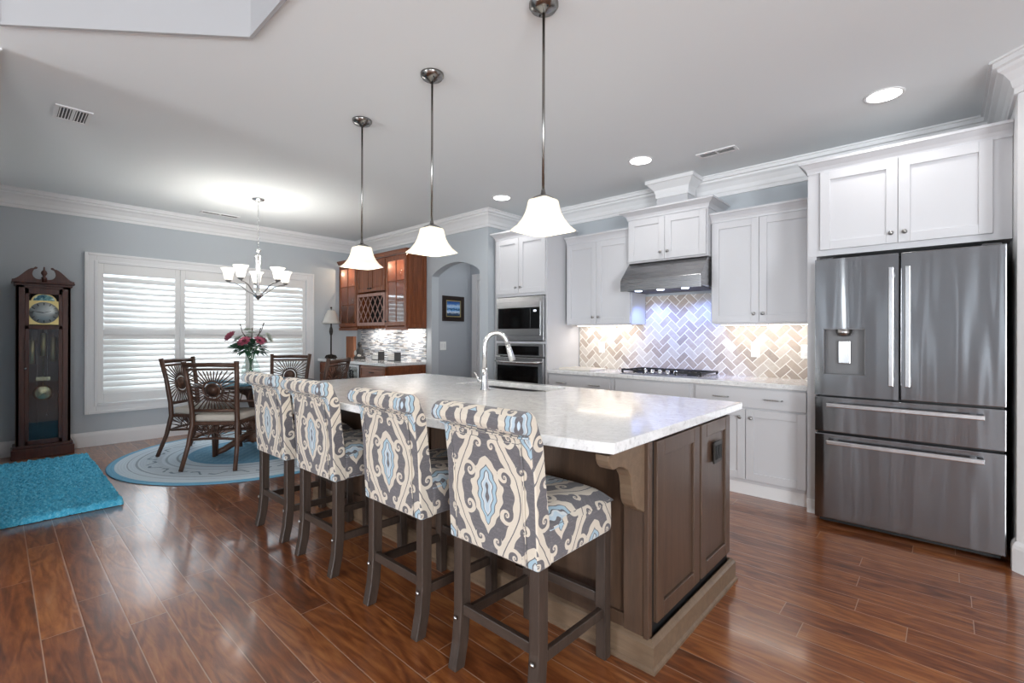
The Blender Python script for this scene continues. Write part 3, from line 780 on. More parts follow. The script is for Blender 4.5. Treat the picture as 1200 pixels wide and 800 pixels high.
# ================================================================== ISLAND
ix0, ix1 = -3.66, -.86; iy0, iy1 = 1.725, 2.62
t = thing('kitchen_island', 'brown stained wood kitchen island base under the white quartz top', 'island', ((ix0 + ix1) / 2, 2.2, 0))
mb = MB().box(ix0, ix1, iy0, iy0 + .02, .02, .872).box(ix0, ix1, iy1 - .02, iy1, .02, .872).box(ix0, ix0 + .02, iy0, iy1, .02, .872).box(ix1 - .02, ix1, iy0, iy1, .02, .872).box(ix0, ix1, iy0, iy1, .02, .04)
link('body', mb, 'island_wood', t, world=True)
# seating side: applied stiles
mb = MB(); ys = iy0 - .018
stiles = [(-.955, -.86), (-1.075, -1.045), (-1.62, -1.54), (-2.30, -2.22), (-2.98, -2.90), (-3.66, -3.56)]
for a_, b_ in stiles[:1] + stiles[2:]: mb.box(a_, b_, ys, iy0, .10, .872)
mb.box(ix0, ix1 - .002, ys + .003, iy0, .80, .871); mb.box(ix0, ix1 - .002, ys + .003, iy0, .101, .17)
link('seating_frame', mb, 'island_wood', t, world=True, bevel=.003)
# end panels facing +x
def endpanel(y0, y1, z0, z1, xf=-.84):
    mb = MB(); shaker(mb, y0, y1, z0, z1, 0, .022, .065, .012)
    mb.v = [(xf - b, a, c) for a, b, c in mb.v]; return mb
for (a_, b_) in ((1.768, 2.205), (2.228, 2.618)):
    link('end_panel', endpanel(a_, b_, .15, .868), 'island_wood', t, world=True, bevel=.003)
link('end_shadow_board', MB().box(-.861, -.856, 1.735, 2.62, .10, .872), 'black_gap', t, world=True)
link('corner_post', MB().box(-.868, -.845, iy0 - .022, iy0 + .012, .101, .8715), 'island_wood', t, world=True, bevel=.003)
# base moulding
bpi = [(0, 0), (-.03, 0), (-.03, .012), (-.022, .02), (-.022, .098), (-.014, .108), (-.004, .116), (0, .116)]
mbp = MB().sweep([(ix0, iy0 - .0), (ix0, iy1), (ix1 + .02, iy1), (ix1 + .02, iy0 - .012), (ix0, iy0 - .012)][::-1], [(-a, b) for a, b in bpi])
link('base_moulding', mbp, 'island_base', t, world=True)
# corbels
def corbel(x0, x1):
    pr = [(iy0, .868), (1.435, .868), (1.436, .848), (1.445, .830), (1.462, .816), (1.478, .812), (1.505, .815), (1.540, .808), (1.572, .790), (1.594, .762), (1.605, .725), (1.607, .690),
          (1.611, .668), (1.624, .645), (1.645, .628), (1.672, .618), (1.695, .604), (iy0, .600)]
    return MB().prism(pr, 'x', x0, x1)
link('corbel', corbel(-.915, -.862), 'island_base', t, world=True, bevel=.003)
link('corbel', corbel(-3.63, -3.577), 'island_base', t, world=True, bevel=.003)
op = link('outlet', MB().box(-.8405, -.832, 2.37, 2.475, .66, .765), 'bronze', t, world=True, bevel=.002)
link('socket', MB().box(-.833, -.829, 2.385, 2.418, .68, .745).box(-.833, -.829, 2.428, 2.461, .68, .745), 'black_gap', op, world=True)

# countertop with a bowed seating edge and a sink cut-out
cx0, cx1, cy1 = -3.74, -.84, 2.82
N = 28
edge = []
for k in range(N + 1):
    w_ = k / N; xx = cx0 + (cx1 - cx0) * w_; edge.append((xx, 1.435 - .155 * math.sin(PI * w_) ** .85))
sink = [(-2.78, 2.40), (-2.55, 2.39), (-2.2, 2.37), (-2.02, 2.40), (-1.955, 2.47), (-1.955, 2.69), (-2.0, 2.73), (-2.72, 2.73), (-2.78, 2.69)]
bm = bmesh.new()
out = edge + [(cx1, cy1), (cx0, cy1)]
def lp(pts, z):
    vs = [bm.verts.new((p[0], p[1], z)) for p in pts]; return vs, [bm.edges.new((vs[i], vs[(i + 1) % len(vs)])) for i in range(len(vs))]
lev = []
for z_ in (.876, .915):
    a_, ea = lp(out, z_); b_, eb = lp(sink, z_); bmesh.ops.triangle_fill(bm, use_beauty=True, edges=ea + eb); lev.append((a_, b_))
for q in (0, 1):
    L0, L1 = lev[0][q], lev[1][q]
    for i in range(len(L0)):
        j = (i + 1) % len(L0); bm.faces.new((L0[i], L0[j], L1[j], L1[i]))
bmesh.ops.recalc_face_normals(bm, faces=bm.faces)
me = bpy.data.meshes.new('island_countertop'); bm.to_mesh(me); bm.free(); me.materials.append(M['quartz'].mat)
o = bpy.data.objects.new('island_countertop', me); COL.objects.link(o)
b = o.modifiers.new('bevel', 'BEVEL'); b.width = .004; b.segments = 2; b.limit_method = 'ANGLE'; b.angle_limit = R(50)
tag(o, 'large white quartz island countertop with a bowed seating edge', 'countertop')
# undermount sink
t = thing('kitchen_sink', 'stainless undermount sink set in the island top', 'sink', (-2.37, 2.55, .68))
mb = MB(); cs = (-2.37, 2.55)
ring = lambda sc, z: [(cs[0] + (p[0] - cs[0]) * sc, cs[1] + (p[1] - cs[1]) * sc, z) for p in sink]
n_ = len(sink); vs = ring(1.06, .874) + ring(1.0, .874) + ring(.97, .70) + ring(.9, .68)
fs = [(r_ * n_ + i, r_ * n_ + (i + 1) % n_, (r_ + 1) * n_ + (i + 1) % n_, (r_ + 1) * n_ + i) for r_ in range(3) for i in range(n_)] + [tuple(3 * n_ + i for i in range(n_))]
mb.add(vs, fs, False); link('basin', mb, 'sink_steel', t, world=True)
link('drain', MB().lathe([(.045, .681), (.04, .684), (.0, .683)], (-2.37, 2.56, 0), 16), 'nickel', t, world=True)
# faucet
fxx, fyy = -2.302, 2.24
t = thing('kitchen_faucet', 'tall brushed nickel gooseneck faucet on the island by the sink', 'faucet', (fxx, fyy, .915))
pts = [(0, 0, .03), (0, 0, .27)]
ux, uy = .70, .714
for k in range(1, 13):
    w_ = PI * k / 12 * .93; rr_ = .078; pts.append(((rr_ - rr_ * math.cos(w_)) * ux, (rr_ - rr_ * math.cos(w_)) * uy, .29 + rr_ * 1.25 * math.sin(w_)))
link('spout', MB().tube(pts, [.0155] * len(pts), 14), 'bright_nickel', t)
e0 = Vector(pts[-1]); e1_ = e0 + Vector((.035 * ux, .035 * uy, -.115))
link('spray_head', MB().tube([e0, e0 + (e1_ - e0) * .3, e1_ - (e1_ - e0) * .05, e1_], [.0165, .0185, .022, .019], 14), 'bright_nickel', t)
link('base', MB().lathe([(.033, 0), (.033, .006), (.027, .02), (.022, .09), (.0165, .15)], (0, 0, 0), 20), 'bright_nickel', t)
link('lever', MB().tube([(-.02, 0, .055), (-.06, .0, .06)], [.016, .014], 12).tube([(-.055, 0, .065), (-.085, .0, .10), (-.10, 0, .115)], [.008, .006, .005], 8), 'bright_nickel', t)

# ================================================================== COUNTER STOOLS
def make_stool():
    t = thing('counter_stool', '', 'stool', (0, 0, 0), 0, 'patterned stools along the island')
    # back: profile with rolled top
    prof = [(-.235, .505), (-.243, .62), (-.252, .80), (-.268, .93), (-.280, .962)]
    c = (-.287, .998); rr = .042
    for k in range(9):
        w_ = R(215 - k * 26); prof.append((c[0] + rr * math.cos(w_) * 1.15, c[1] + rr * math.sin(w_)))
    prof += [(-.205, .93), (-.19, .80), (-.17, .66), (-.16, .505)]
    link('backrest', MB().prism(prof, 'x', -.222, .222), 'stool_fabric', t, bevel=.010, seg=3)
    link('backrest_panel', MB().prism([(-.238, .512), (-.247, .62), (-.256, .80), (-.272, .925), (-.26, .925), (-.23, .512)], 'x', -.172, .172), 'stool_fabric', t.children[0] if False else t, bevel=.004)
    w = MB()
    pz = [(-.239, .512), (-.248, .62), (-.257, .80), (-.273, .93)]
    for sx in (-.174, .174): w.tube([(sx, a_, b_) for a_, b_ in pz], .0035, 6)
    w.tube([(-.222, -.284, .955), (-.174, -.281, .95), (0, -.280, .947), (.174, -.281, .95), (.222, -.284, .955)], .004, 6)
    link('welt', w, 'stool_fabric', t)
    link('seat', MB().box(-.222, .222, -.18, .235, .505, .645), 'stool_fabric', t, bevel=.02, seg=3)
    # crowned cushion top
    mb = MB(); n = 14; vs = []; y0, y1 = -.175, .238
    for j in range(n + 1):
        for i in range(n + 1):
            a_ = i / n * 2 - 1; b_ = j / n * 2 - 1
            h = .628 + .062 * ((1 - abs(a_) ** 5) * (1 - abs(b_) ** 5)) ** .6
            vs.append((a_ * .225, y0 + (b_ + 1) / 2 * (y1 - y0), h))
    fs = [(j * (n + 1) + i, j * (n + 1) + i + 1, (j + 1) * (n + 1) + i + 1, (j + 1) * (n + 1) + i) for j in range(n) for i in range(n)]
    mb.add(vs, fs, True); link('cushion_top', mb, 'stool_fabric', t)
    for sx in (-1, 1):
        x0 = sx * .215; x1 = sx * .170
        pr = [(-.252, 0), (-.232, .10), (-.222, .22), (-.222, .52), (-.172, .52), (-.172, .22), (-.182, .10), (-.203, 0)]
        link('leg', MB().prism(pr, 'x', x0, x1), 'stool_wood', t, bevel=.004)
        link('leg', MB().prism([(.232, 0), (.232, .52), (.187, .52), (.187, .22), (.192, 0)], 'x', x0, x1), 'stool_wood', t, bevel=.004)
        link('stretcher', MB().prism([(-.178, .172), (.19, .165), (.19, .205), (-.178, .212)], 'x', sx * .204, sx * .182), 'stool_wood', t, bevel=.003)
        link('bolt', MB().lathe([(.009, -.239), (.009, -.2425), (.005, -.2455), (0, -.246)], (sx * .194, 0, .192), 12, 'y').move((0, .008, 0)), 'nickel', t)
    link('stretcher', MB().box(-.175, .175, -.212, -.190, .205, .245), 'stool_wood_x', t, bevel=.003)
    link('stretcher', MB().box(-.175, .175, .198, .220, .215, .255), 'stool_wood_x', t, bevel=.003)
    return t
stool = make_stool()
labs = ['patterned grey and cream counter stool farthest from the camera, nearest the dining table',
        'patterned grey and cream counter stool second from the dining table end',
        'patterned grey and cream counter stool second nearest to the camera',
        'patterned grey and cream counter stool closest to the camera, at the island corner']
for k, (sx, sy, rz) in enumerate(((-3.235, 1.445, R(1)), (-2.605, 1.445, R(1)), (-1.845, 1.445, R(0)), (-1.205, 1.438, R(0)))):
    if k == 0: stool.location = (sx, sy, 0); stool.rotation_euler = (0, 0, rz); stool['label'] = labs[0]
    else: dup(stool, (sx, sy, 0), rz, labs[k])

# ================================================================== PENDANTS
def make_pendant():
    t = thing('pendant_light', '', 'pendant lamp', (0, 0, ZC), 0, 'pendant lights over the island')
    link('canopy', MB().lathe([(.068, 0), (.068, -.012), (.06, -.018), (.058, -.026), (.03, -.032), (.012, -.045), (0, -.045)], (0, 0, 0), 28), 'canopy_nickel', t)
    link('screw', MB().ball((.035, -.015, -.032), .005, 8).ball((-.035, .015, -.032), .005, 8), 'black_gap', t.children[0])
    zs_ = -.875
    link('rod', MB().tube([(0, 0, -.03), (0, 0, zs_)], .0065, 10), 'canopy_nickel', t)
    # square metal cap
    link('cap', MB().lathe([(.008, zs_ + .02), (.012, zs_), (.04, zs_ - .012), (.064, zs_ - .026), (.06, zs_ - .03)], (0, 0, 0), 4, smooth=False), 'canopy_nickel', t)
    # flared square glass shade
    pro = [(.060, -.026), (.066, -.034), (.070, -.055), (.078, -.085), (.092, -.115), (.114, -.145), (.142, -.168)]
    seg = 24; vs = []
    full = [(r_, zs_ + h) for r_, h in pro]; inner = [(r_ - .005, h + .001) for r_, h in full][::-1]
    mb = MB()
    mb.lathe([(p[0] * .84, p[1]) for p in full + inner], (0, 0, 0), 32, smooth=True, sq=9.0)
    link('shade', mb, 'pendant_glass', t)
    link('bulb', MB().ball((0, 0, zs_ - .09), .028, 12, 1.2), 'bulb_white', t)
    return t
pend = make_pendant()
pl = ['glass pendant light nearest the refrigerator, over the near end of the island', 'middle one of the three glass pendant lights over the island', 'glass pendant light nearest the dining table, over the far end of the island']
for k, px in enumerate((-1.37, -2.222, -3.068)):
    py = (1.705, 1.728, 1.765)[k]
    if k == 0: pend.location = (px, py, ZC); pend['label'] = pl[0]
    else: dup(pend, (px, py, ZC), None, pl[k])
    point('pendant_bulb', (px, py, ZC - 1.01), 7, (1, .93, .82), .03)

# ================================================================== RECESSED LIGHTS AND VENTS
cl = ['recessed ceiling light nearest the refrigerator', 'recessed ceiling light in front of the range hood', 'recessed ceiling light nearest the oven tower']
for k, px in enumerate((-.295, -1.969, -3.643)):
    t = thing('recessed_light', cl[k], 'ceiling light', (px, 3.80, ZC), 0, 'recessed lights in the kitchen ceiling')
    link('trim_ring', MB().lathe([(.088, -.001), (.108, -.001), (.106, -.007), (.09, -.005), (.088, -.001)], (0, 0, 0), 32), 'white_trim', t)
    link('lens', MB().lathe([(.088, -.0015), (.088, -.004), (0, -.004)], (0, 0, 0), 32), 'can_lens', t)
    spot('can_light', (px, 3.80, ZC - .02), (0, 0, -1), 11, 150, (1, .98, .95), .08, .7)
def vent(label, x0, x1, y0, y1, split='x', n=9):
    t = thing('ceiling_vent', label, 'vent', ((x0 + x1) / 2, (y0 + y1) / 2, ZC))
    w = .022; mb = MB(); z0, z1 = ZC - .009, ZC - .001
    mb.box(x0, x0 + w, y0, y1, z0, z1); mb.box(x1 - w, x1, y0, y1, z0, z1); mb.box(x0 + w, x1 - w, y0, y0 + w, z0, z1); mb.box(x0 + w, x1 - w, y1 - w, y1, z0, z1)
    if split == 'x': mb.box((x0 + x1) / 2 - .008, (x0 + x1) / 2 + .008, y0 + w, y1 - w, z0, z1)
    else: mb.box(x0 + w, x1 - w, (y0 + y1) / 2 - .008, (y0 + y1) / 2 + .008, z0, z1)
    link('frame', mb, 'white_trim', t, world=True)
    link('backing', MB().box(x0 + w, x1 - w, y0 + w, y1 - w, ZC - .003, ZC - .0015), 'vent_dark', t, world=True)
    mb = MB()
    for k in range(n):
        yy = y0 + w + (y1 - y0 - 2 * w) * (k + .5) / n; ang = .35 if k % 2 else .35
        mb.prism([(yy - .0045, ZC - .0085), (yy - .0035, ZC - .0085), (yy + .003, ZC - .0035), (yy + .002, ZC - .0035)], 'x', x0 + w, x1 - w)
    link('slats', mb, 'white_trim', t, world=True)
vent('square white ceiling vent near the raised tray ceiling', -4.62, -4.34, .27, .46, 'y')
vent('white slotted ceiling vent above the range hood', -1.56, -1.25, 3.985, 4.10)
vent('narrow white ceiling vent between the chandelier and the dining window', -6.86, -6.74, 1.72, 2.15, 'y')

# ================================================================== CHANDELIER
CX, CY = -5.70, 2.0
t = thing('chandelier', 'brushed nickel five-light chandelier with upturned glass shades over the dining table', 'chandelier', (CX, CY, ZC))
link('canopy', MB().lathe([(.065, 0), (.062, -.018), (.02, -.03), (.008, -.045), (0, -.045)], (0, 0, 0), 24), 'bright_nickel', t)
mb = MB()
for k in range(20):
    zc_ = -.05 - k * .0255
    ring = [Vector(((.008 * math.cos(a_)) if k % 2 else 0, 0 if k % 2 else .008 * math.cos(a_), zc_ + .017 * math.sin(a_))) for a_ in [2 * PI * q / 8 for q in range(9)]]
    mb.tube(ring, .0022, 5, False)
link('chain', mb, 'bright_nickel', t)
link('column', MB().lathe([(.004, -.56), (.028, -.575), (.03, -.585), (.012, -.60), (.012, -.62), (.034, -.64), (.034, -.65), (.02, -.66), (.02, -.80), (.014, -.84), (.014, -1.0), (.020, -1.04), (.028, -1.06), (.05, -1.075), (.052, -1.09), (.03, -1.11), (.012, -1.125), (.01, -1.135), (0, -1.14)], (0, 0, 0), 20), 'bright_nickel', t)
for k in range(5):
    an = R(20 + 72 * k); ca, sa = math.cos(an), math.sin(an)
    P_ = lambda r_, h: (r_ * ca, r_ * sa, h)
    a_ = link('arm', MB().tube([P_(.03, -1.08), P_(.10, -1.045), P_(.17, -.985), P_(.24, -.955), P_(.29, -.95), P_(.30, -.935)], .0065, 8), 'nickel', t)
    link('cup', MB().lathe([(.012, -.945), (.03, -.93), (.032, -.92), (.0, -.92)], (.30 * ca, .30 * sa, 0), 16), 'nickel', a_)
    pr = [(.034, -.918), (.042, -.90), (.048, -.86), (.058, -.82), (.078, -.79)]
    mb = MB().lathe([(r_, h) for r_, h in pr] + [(r_ - .004, h + .001) for r_, h in pr][::-1], (.30 * ca, .30 * sa, 0), 24)
    link('shade', mb, 'chandelier_glass', t)
    link('bulb', MB().ball((.30 * ca, .30 * sa, -.865), .022, 10, 1.3), 'bulb_white', t)
    point('chandelier_bulb', (CX + .30 * ca, CY + .30 * sa, ZC - .80), 5.5, (1, .97, .92), .06)

# ================================================================== RUGS
# shag runner: dense tufts
rng = random.Random(3)
bx0, bx1, by0, by1 = -6.62, -4.575, -.055, .665
nx_, ny_ = 190, 70
vs = []; fs = []
for j in range(ny_ + 1):
    for i in range(nx_ + 1):
        e_ = min(i, nx_ - i, (j) , ny_ - j)
        h = (.012 if e_ == 0 else .026 + rng.random() * .034)
        vs.append((bx0 + (bx1 - bx0) * i / nx_ + rng.uniform(-.006, .006) , by0 + (by1 - by0) * j / ny_ + rng.uniform(-.006, .006), h if e_ else .004))
for j in range(ny_):
    for i in range(nx_):
        a_ = j * (nx_ + 1) + i; fs.append((a_, a_ + 1, a_ + nx_ + 2, a_ + nx_ + 1))
t = thing('shag_rug', 'bright turquoise shag rug on the wood floor in front of the clock', 'rug', ((bx0 + bx1) / 2, (by0 + by1) / 2, 0))
link('pile', MB().add(vs, fs, True), 'shag_blue', t, world=True)
link('backing', MB().box(bx0 + .004, bx1 - .004, by0 + .004, by1 - .004, .001, .006), 'rug_backing', t, world=True)
o = link('round_rug', MB().lathe([(1.25, .001), (1.262, .005), (1.25, .010), (0, .010)], (0, 0, 0), 72), 'round_rug'); o.location = (-5.68, 1.96, 0)
tag(o, 'large round blue and grey bordered rug under the dining table', 'rug')

# ================================================================== DINING SET
def make_chair():
    t = thing('rattan_chair', '', 'chair', (0, 0, 0), 0, 'sunburst rattan dining chairs')
    def post(sx): return [Vector((sx * .242, -.335, 0)), Vector((sx * .222, -.255, .22)), Vector((sx * .205, -.215, .42)), Vector((sx * .205, -.225, .56)), Vector((sx * .222, -.262, .82)), Vector((sx * .238, -.305, 1.02))]
    for sx in (-1, 1):
        link('back_post', MB().tube(post(sx), [.019, .02, .024, .023, .021, .022], 8), 'rattan', t)
        link('leg', MB().tube([(sx * .235, .262, 0), (sx * .222, .25, .25), (sx * .222, .25, .43)], [.017, .02, .022], 8), 'rattan', t)
    def yb(z): # back plane lean
        return -.222 - max(0, z - .55) * .185
    link('top_rail', MB().tube([(-.23, yb(.98) - .004, .985), (0, yb(.98) - .01, .99), (.23, yb(.98) - .004, .985)], .021, 8).tube([(-.22, yb(.94), .945), (.22, yb(.94), .945)], .011, 6), 'rattan_x', t)
    link('lower_rail', MB().tube([(-.205, yb(.55), .548), (.205, yb(.55), .548)], .016, 8), 'rattan_x', t)
    # sunburst
    mb = MB(); cz = .745
    for k in range(36):
        a_ = 2 * PI * k / 36 + .02; dx, dz = math.cos(a_), math.sin(a_)
        zmax = .93 - cz; zmin = cz - .56; xm_ = .20
        L = min(xm_ / max(abs(dx), 1e-4), (zmax if dz > 0 else zmin) / max(abs(dz), 1e-4))
        if L < .10: continue
        p0 = (dx * .085, yb(cz + dz * .085), cz + dz * .085); p1 = (dx * L, yb(cz + dz * L), cz + dz * L)
        mb.tube([p0, p1], .006, 5)
    link('sunburst', mb, 'rattan', t)
    ring = [Vector((.088 * math.cos(a_), yb(cz + .088 * math.sin(a_)), cz + .088 * math.sin(a_))) for a_ in [2 * PI * q / 24 for q in range(25)]]
    mb = MB().tube(ring, .009, 6, False)
    ring = [Vector((.062 * math.cos(a_), yb(cz + .062 * math.sin(a_)), cz + .062 * math.sin(a_))) for a_ in [2 * PI * q / 24 for q in range(25)]]
    mb.tube(ring, .008, 6, False)
    link('sunburst_ring', mb, 'rattan', t)
    dm = MB().lathe([(.058, -.008), (.058, .008), (0, .012)], (0, 0, 0), 24, 'y')
    dm.lathe([(.058, -.008), (0, -.012)], (0, 0, 0), 24, 'y')
    dm.xf(Matrix.Translation((0, yb(cz), cz)) @ Matrix.Rotation(R(10.5), 4, 'X'))
    link('disc', dm, 'rattan', t)
    # seat frame, cushion
    sh = [(-.20, -.215), (.20, -.215), (.232, -.05), (.24, .15), (.225, .265), (.12, .292), (-.12, .292), (-.225, .265), (-.24, .15), (-.232, -.05)]
    link('seat_frame', MB().prism(sh, 'z', .405, .44), 'rattan', t, bevel=.008)
    sc = [(x_ * .96, y_ * .96) for x_, y_ in sh]
    link('cushion', MB().prism(sc, 'z', .438, .505), 'cushion_fabric', t, bevel=.024, seg=4)
    # aprons with half sunbursts
    def apron(P0, P1, sub):
        P0 = Vector(P0); P1 = Vector(P1); d = P1 - P0; mb = MB()
        q = lambda u, z: (P0.x + d.x * u, P0.y + d.y * u, z)
        mb.tube([q(0, .272), q(.25, .280), q(.5, .283), q(.75, .280), q(1, .272)], .013, 6)
        for k in range(1, 15):
            a_ = PI * k / 15; L = min(.47 / max(abs(math.cos(a_)), 1e-3), (.115 / d.length) / max(math.sin(a_), 1e-3))
            r0 = .13
            if L < r0: continue
            mb.tube([q(.5 + math.cos(a_) * r0, .288 + math.sin(a_) * r0 * d.length), q(.5 + math.cos(a_) * L, .288 + math.sin(a_) * L * d.length)], .0042, 5)
        mb.tube([q(.5 + .13 * math.cos(PI * k / 8), .288 + .13 * d.length * math.sin(PI * k / 8)) for k in range(9)], .006, 5)
        link('apron', mb, 'rattan', t)
    apron((-.205, -.225, 0), (.205, -.225, 0), 'back'); apron((-.222, .25, 0), (.222, .25, 0), 'front')
    apron((-.21, -.215, 0), (-.222, .25, 0), 'l'); apron((.21, -.215, 0), (.222, .25, 0), 'r')
    return t
ch = make_chair()
TX, TY = -5.68, 1.99
cl = ['rattan sunburst dining chair with its back to the island, nearest the stools', 'rattan sunburst dining chair at the left of the table, nearest the grandfather clock',
      'rattan sunburst dining chair on the far side of the table behind the flowers', 'rattan sunburst dining chair on the bar side, below the slender table lamp']
# (centre, facing angle measured from +y)
spots = [((-5.315, 1.575), R(47)), ((-5.975, 1.555), R(-49)), ((-6.10, 2.42), R(-132)), ((-5.12, 2.36), R(126))]
for k, ((x_, y_), a_) in enumerate(spots):
    if k == 0: ch.location = (x_, y_, .012); ch.rotation_euler = (0, 0, a_); ch['label'] = cl[0]
    else: dup(ch, (x_, y_, .012), a_, cl[k])
t = thing('dining_table', 'round dark rattan dining table on the round rug', 'table', (TX, TY, .012))
link('tabletop', MB().lathe([(.50, .715), (.585, .72), (.60, .73), (.60, .742), (.592, .748), (0, .748)], (0, 0, 0), 64), 'table_dark', t)
mb = MB()
for k in range(48):
    a_ = 2 * PI * k / 48; b_ = a_ + .06; mb.tube([(.50 * math.cos(a_), .50 * math.sin(a_), .60), (.50 * math.cos(b_), .50 * math.sin(b_), .715)], .005, 5)
mb.tube([(.50 * math.cos(a_), .50 * math.sin(a_), .60) for a_ in [2 * PI * k / 40 for k in range(41)]], .012, 6, False)
link('apron', mb, 'rattan', t)
link('column', MB().lathe([(.12, .10), (.10, .16), (.075, .30), (.075, .45), (.12, .60), (.28, .70), (.32, .716)], (0, 0, 0), 24), 'rattan', t)
for k in range(4):
    a_ = PI / 2 * k + R(0)
    link('leg', MB().tube([(.06 * math.cos(a_), .06 * math.sin(a_), .20), (.18 * math.cos(a_), .18 * math.sin(a_), .13), (.33 * math.cos(a_), .33 * math.sin(a_), .05), (.40 * math.cos(a_), .40 * math.sin(a_), .03)], [.035, .035, .032, .03], 8), 'rattan', t)
pm = ['at the clock side of the dining table', 'at the stool side of the dining table', 'at the bar side of the dining table', 'at the window side of the dining table']
for k, a_ in enumerate((R(232), R(310), R(40), R(140))):
    x_, y_ = TX + .40 * math.cos(a_), TY + .40 * math.sin(a_)
    o = link('placemat', MB().lathe([(.17, 0), (.172, .003), (0, .004)], (0, 0, 0), 28), 'placemat_teal'); o.location = (x_, y_, .7605)
    tag(o, 'round teal placemat ' + pm[k], 'placemat', 'placemats on the dining table')
    mb = MB(); n = 10
    vs = []
    for j in range(n + 1):
        for i in range(n + 1):
            u_ = i / n * 2 - 1; w_ = j / n * 2 - 1; vs.append((u_ * .11 * (1 - .35 * (w_ + 1) / 2), w_ * .07, .012 + .02 * (1 - abs(u_) ** 2) * (1 - abs(w_) ** 2) * (1 + .5 * math.sin(i * 2.2))))
    mb.add(vs, [(j * (n + 1) + i, j * (n + 1) + i + 1, (j + 1) * (n + 1) + i + 1, (j + 1) * (n + 1) + i) for j in range(n) for i in range(n)], True)
    o = link('napkin', mb, 'napkin_blue'); o.location = (x_, y_, .755); o.rotation_euler = (0, 0, a_)
    md = o.modifiers.new('s', 'SOLIDIFY'); md.thickness = .004
    tag(o, 'folded pale blue napkin on the teal placemat ' + pm[k], 'napkin', 'napkins on the placemats')
# vase with flowers
VX, VY, VZ = TX - .03, TY - .06, .7605
t = thing('flower_vase', 'clear glass vase of pink and white flowers on the dining table', 'vase', (VX, VY, VZ))
vp = [(.055, 0), (.075, .02), (.098, .09), (.09, .16), (.062, .235), (.05, .285), (.058, .32), (.075, .345)]
link('glass', MB().lathe([(r_, h) for r_, h in vp] + [(r_ - .004, h + .004 if h < .3 else h) for r_, h in vp][::-1], (0, 0, 0), 28), 'vase_glass', t)
rng = random.Random(11); mb = MB()
for k in range(12):
    a_ = rng.uniform(0, 2 * PI); b_ = a_ + rng.uniform(-.6, .6) + PI
    mb.tube([(.04 * math.cos(b_), .04 * math.sin(b_), .02), (.015 * math.cos(a_), .015 * math.sin(a_), .24), (.07 * math.cos(a_), .07 * math.sin(a_), .40)], .0045, 5)
link('stems', mb, 'stem_green', t)
# helper vectors: camera-right in world so the bouquet has the photographed spread, but it is round in depth
rt = Vector((math.cos(R(42.5)), math.sin(R(42.5)), 0)); fw = Vector((-math.sin(R(42.5)), math.cos(R(42.5)), 0))
def flower(c, r_, n, mat_, name, layers=3):
    mb = MB(); c = Vector(c)
    for L in range(layers):
        m_ = n - L; tilt = .15 + L * .38
        for k in range(m_):
            a_ = 2 * PI * k / m_ + L * .5; d = Vector((math.cos(a_), math.sin(a_), 0)); s_ = Vector((-math.sin(a_), math.cos(a_), 0))
            rr_ = r_ * (1 - .2 * L); o_ = Vector((0, 0, 1))
            dirv = d * math.cos(tilt) + o_ * math.sin(tilt)
            pts = [c, c + dirv * rr_ * .55 + s_ * rr_ * .24, c + dirv * rr_ * .95 + s_ * rr_ * .2 + o_ * .004, c + dirv * rr_ * 1.02, c + dirv * rr_ * .95 - s_ * rr_ * .2 + o_ * .004, c + dirv * rr_ * .55 - s_ * rr_ * .24]
            mb.add(pts, [(0, 1, 2, 3), (0, 3, 4, 5)], True)
    # face the flower outward
    out_ = (c - Vector((0, 0, .33))).normalized(); q = Vector((0, 0, 1)).rotation_difference(out_)
    mb.xf(Matrix.Translation(c) @ q.to_matrix().to_4x4() @ Matrix.Translation(-c))
    f_ = link(name, mb, mat_, t)
    link('flower_center', MB().ball(c + out_ * r_ * .18, r_ * .2, 8), 'leaf_green' if 'white' in mat_ else 'twig_brown', f_)
FL = [(-.215, -.02, .50, .075, 'petal_pink'), (-.015, -.10, .445, .075, 'petal_pink'), (.125, -.06, .455, .062, 'petal_pink'),
      (-.115, -.04, .475, .06, 'petal_white'), (0, 0, .54, .055, 'petal_white'), (-.05, .02, .575, .045, 'petal_white'), (.19, 0, .51, .05, 'petal_white'), (.07, .05, .50, .05, 'petal_white'), (-.08, .10, .50, .05, 'petal_white'), (.22, -.02, .47, .042, 'petal_white'), (.06, .14, .46, .05, 'petal_pink'), (-.14, .15, .46, .05, 'petal_white')]
for (a_, b_, z_, r_, mt) in FL:
    p = rt * a_ + fw * b_; flower((p.x, p.y, z_), r_, 9, mt, 'pink_flower' if 'pink' in mt else 'white_flower')
mb = MB(); rng = random.Random(5)
for k in range(150):
    a_ = rng.uniform(0, 2 * PI); el = rng.uniform(-.35, .75); L0 = rng.uniform(.05, .14); L1 = L0 + rng.uniform(.06, .13)
    d = Vector((math.cos(a_) * math.cos(el), math.sin(a_) * math.cos(el), math.sin(el))); c0 = Vector((0, 0, .37))
    s_ = d.cross(Vector((0, 0, 1))).normalized(); w_ = rng.uniform(.014, .028)
    p0 = c0 + d * L0; p1 = c0 + d * (L0 + L1) / 2 * 1.02; p2 = c0 + d * L1 + Vector((0, 0, -.02))
    mb.add([p0, p1 + s_ * w_, p2, p1 - s_ * w_, p1 + Vector((0, 0, .004))], [(0, 1, 4), (1, 2, 4), (2, 3, 4), (3, 0, 4)], True)
for a_, z_ in ((-.27, .40), (-.25, .42), (-.2, .39)):
    p = rt * a_; s_ = Vector((0, 0, 1)); mb.add([(0, 0, .38), p * .6 + Vector((0, 0, z_ + .02)), p + Vector((0, 0, z_ - .02)), p * .6 + Vector((0, 0, z_ - .03))], [(0, 1, 2, 3)], True)
link('leaves', mb, 'leaf_green', t)
mb = MB()
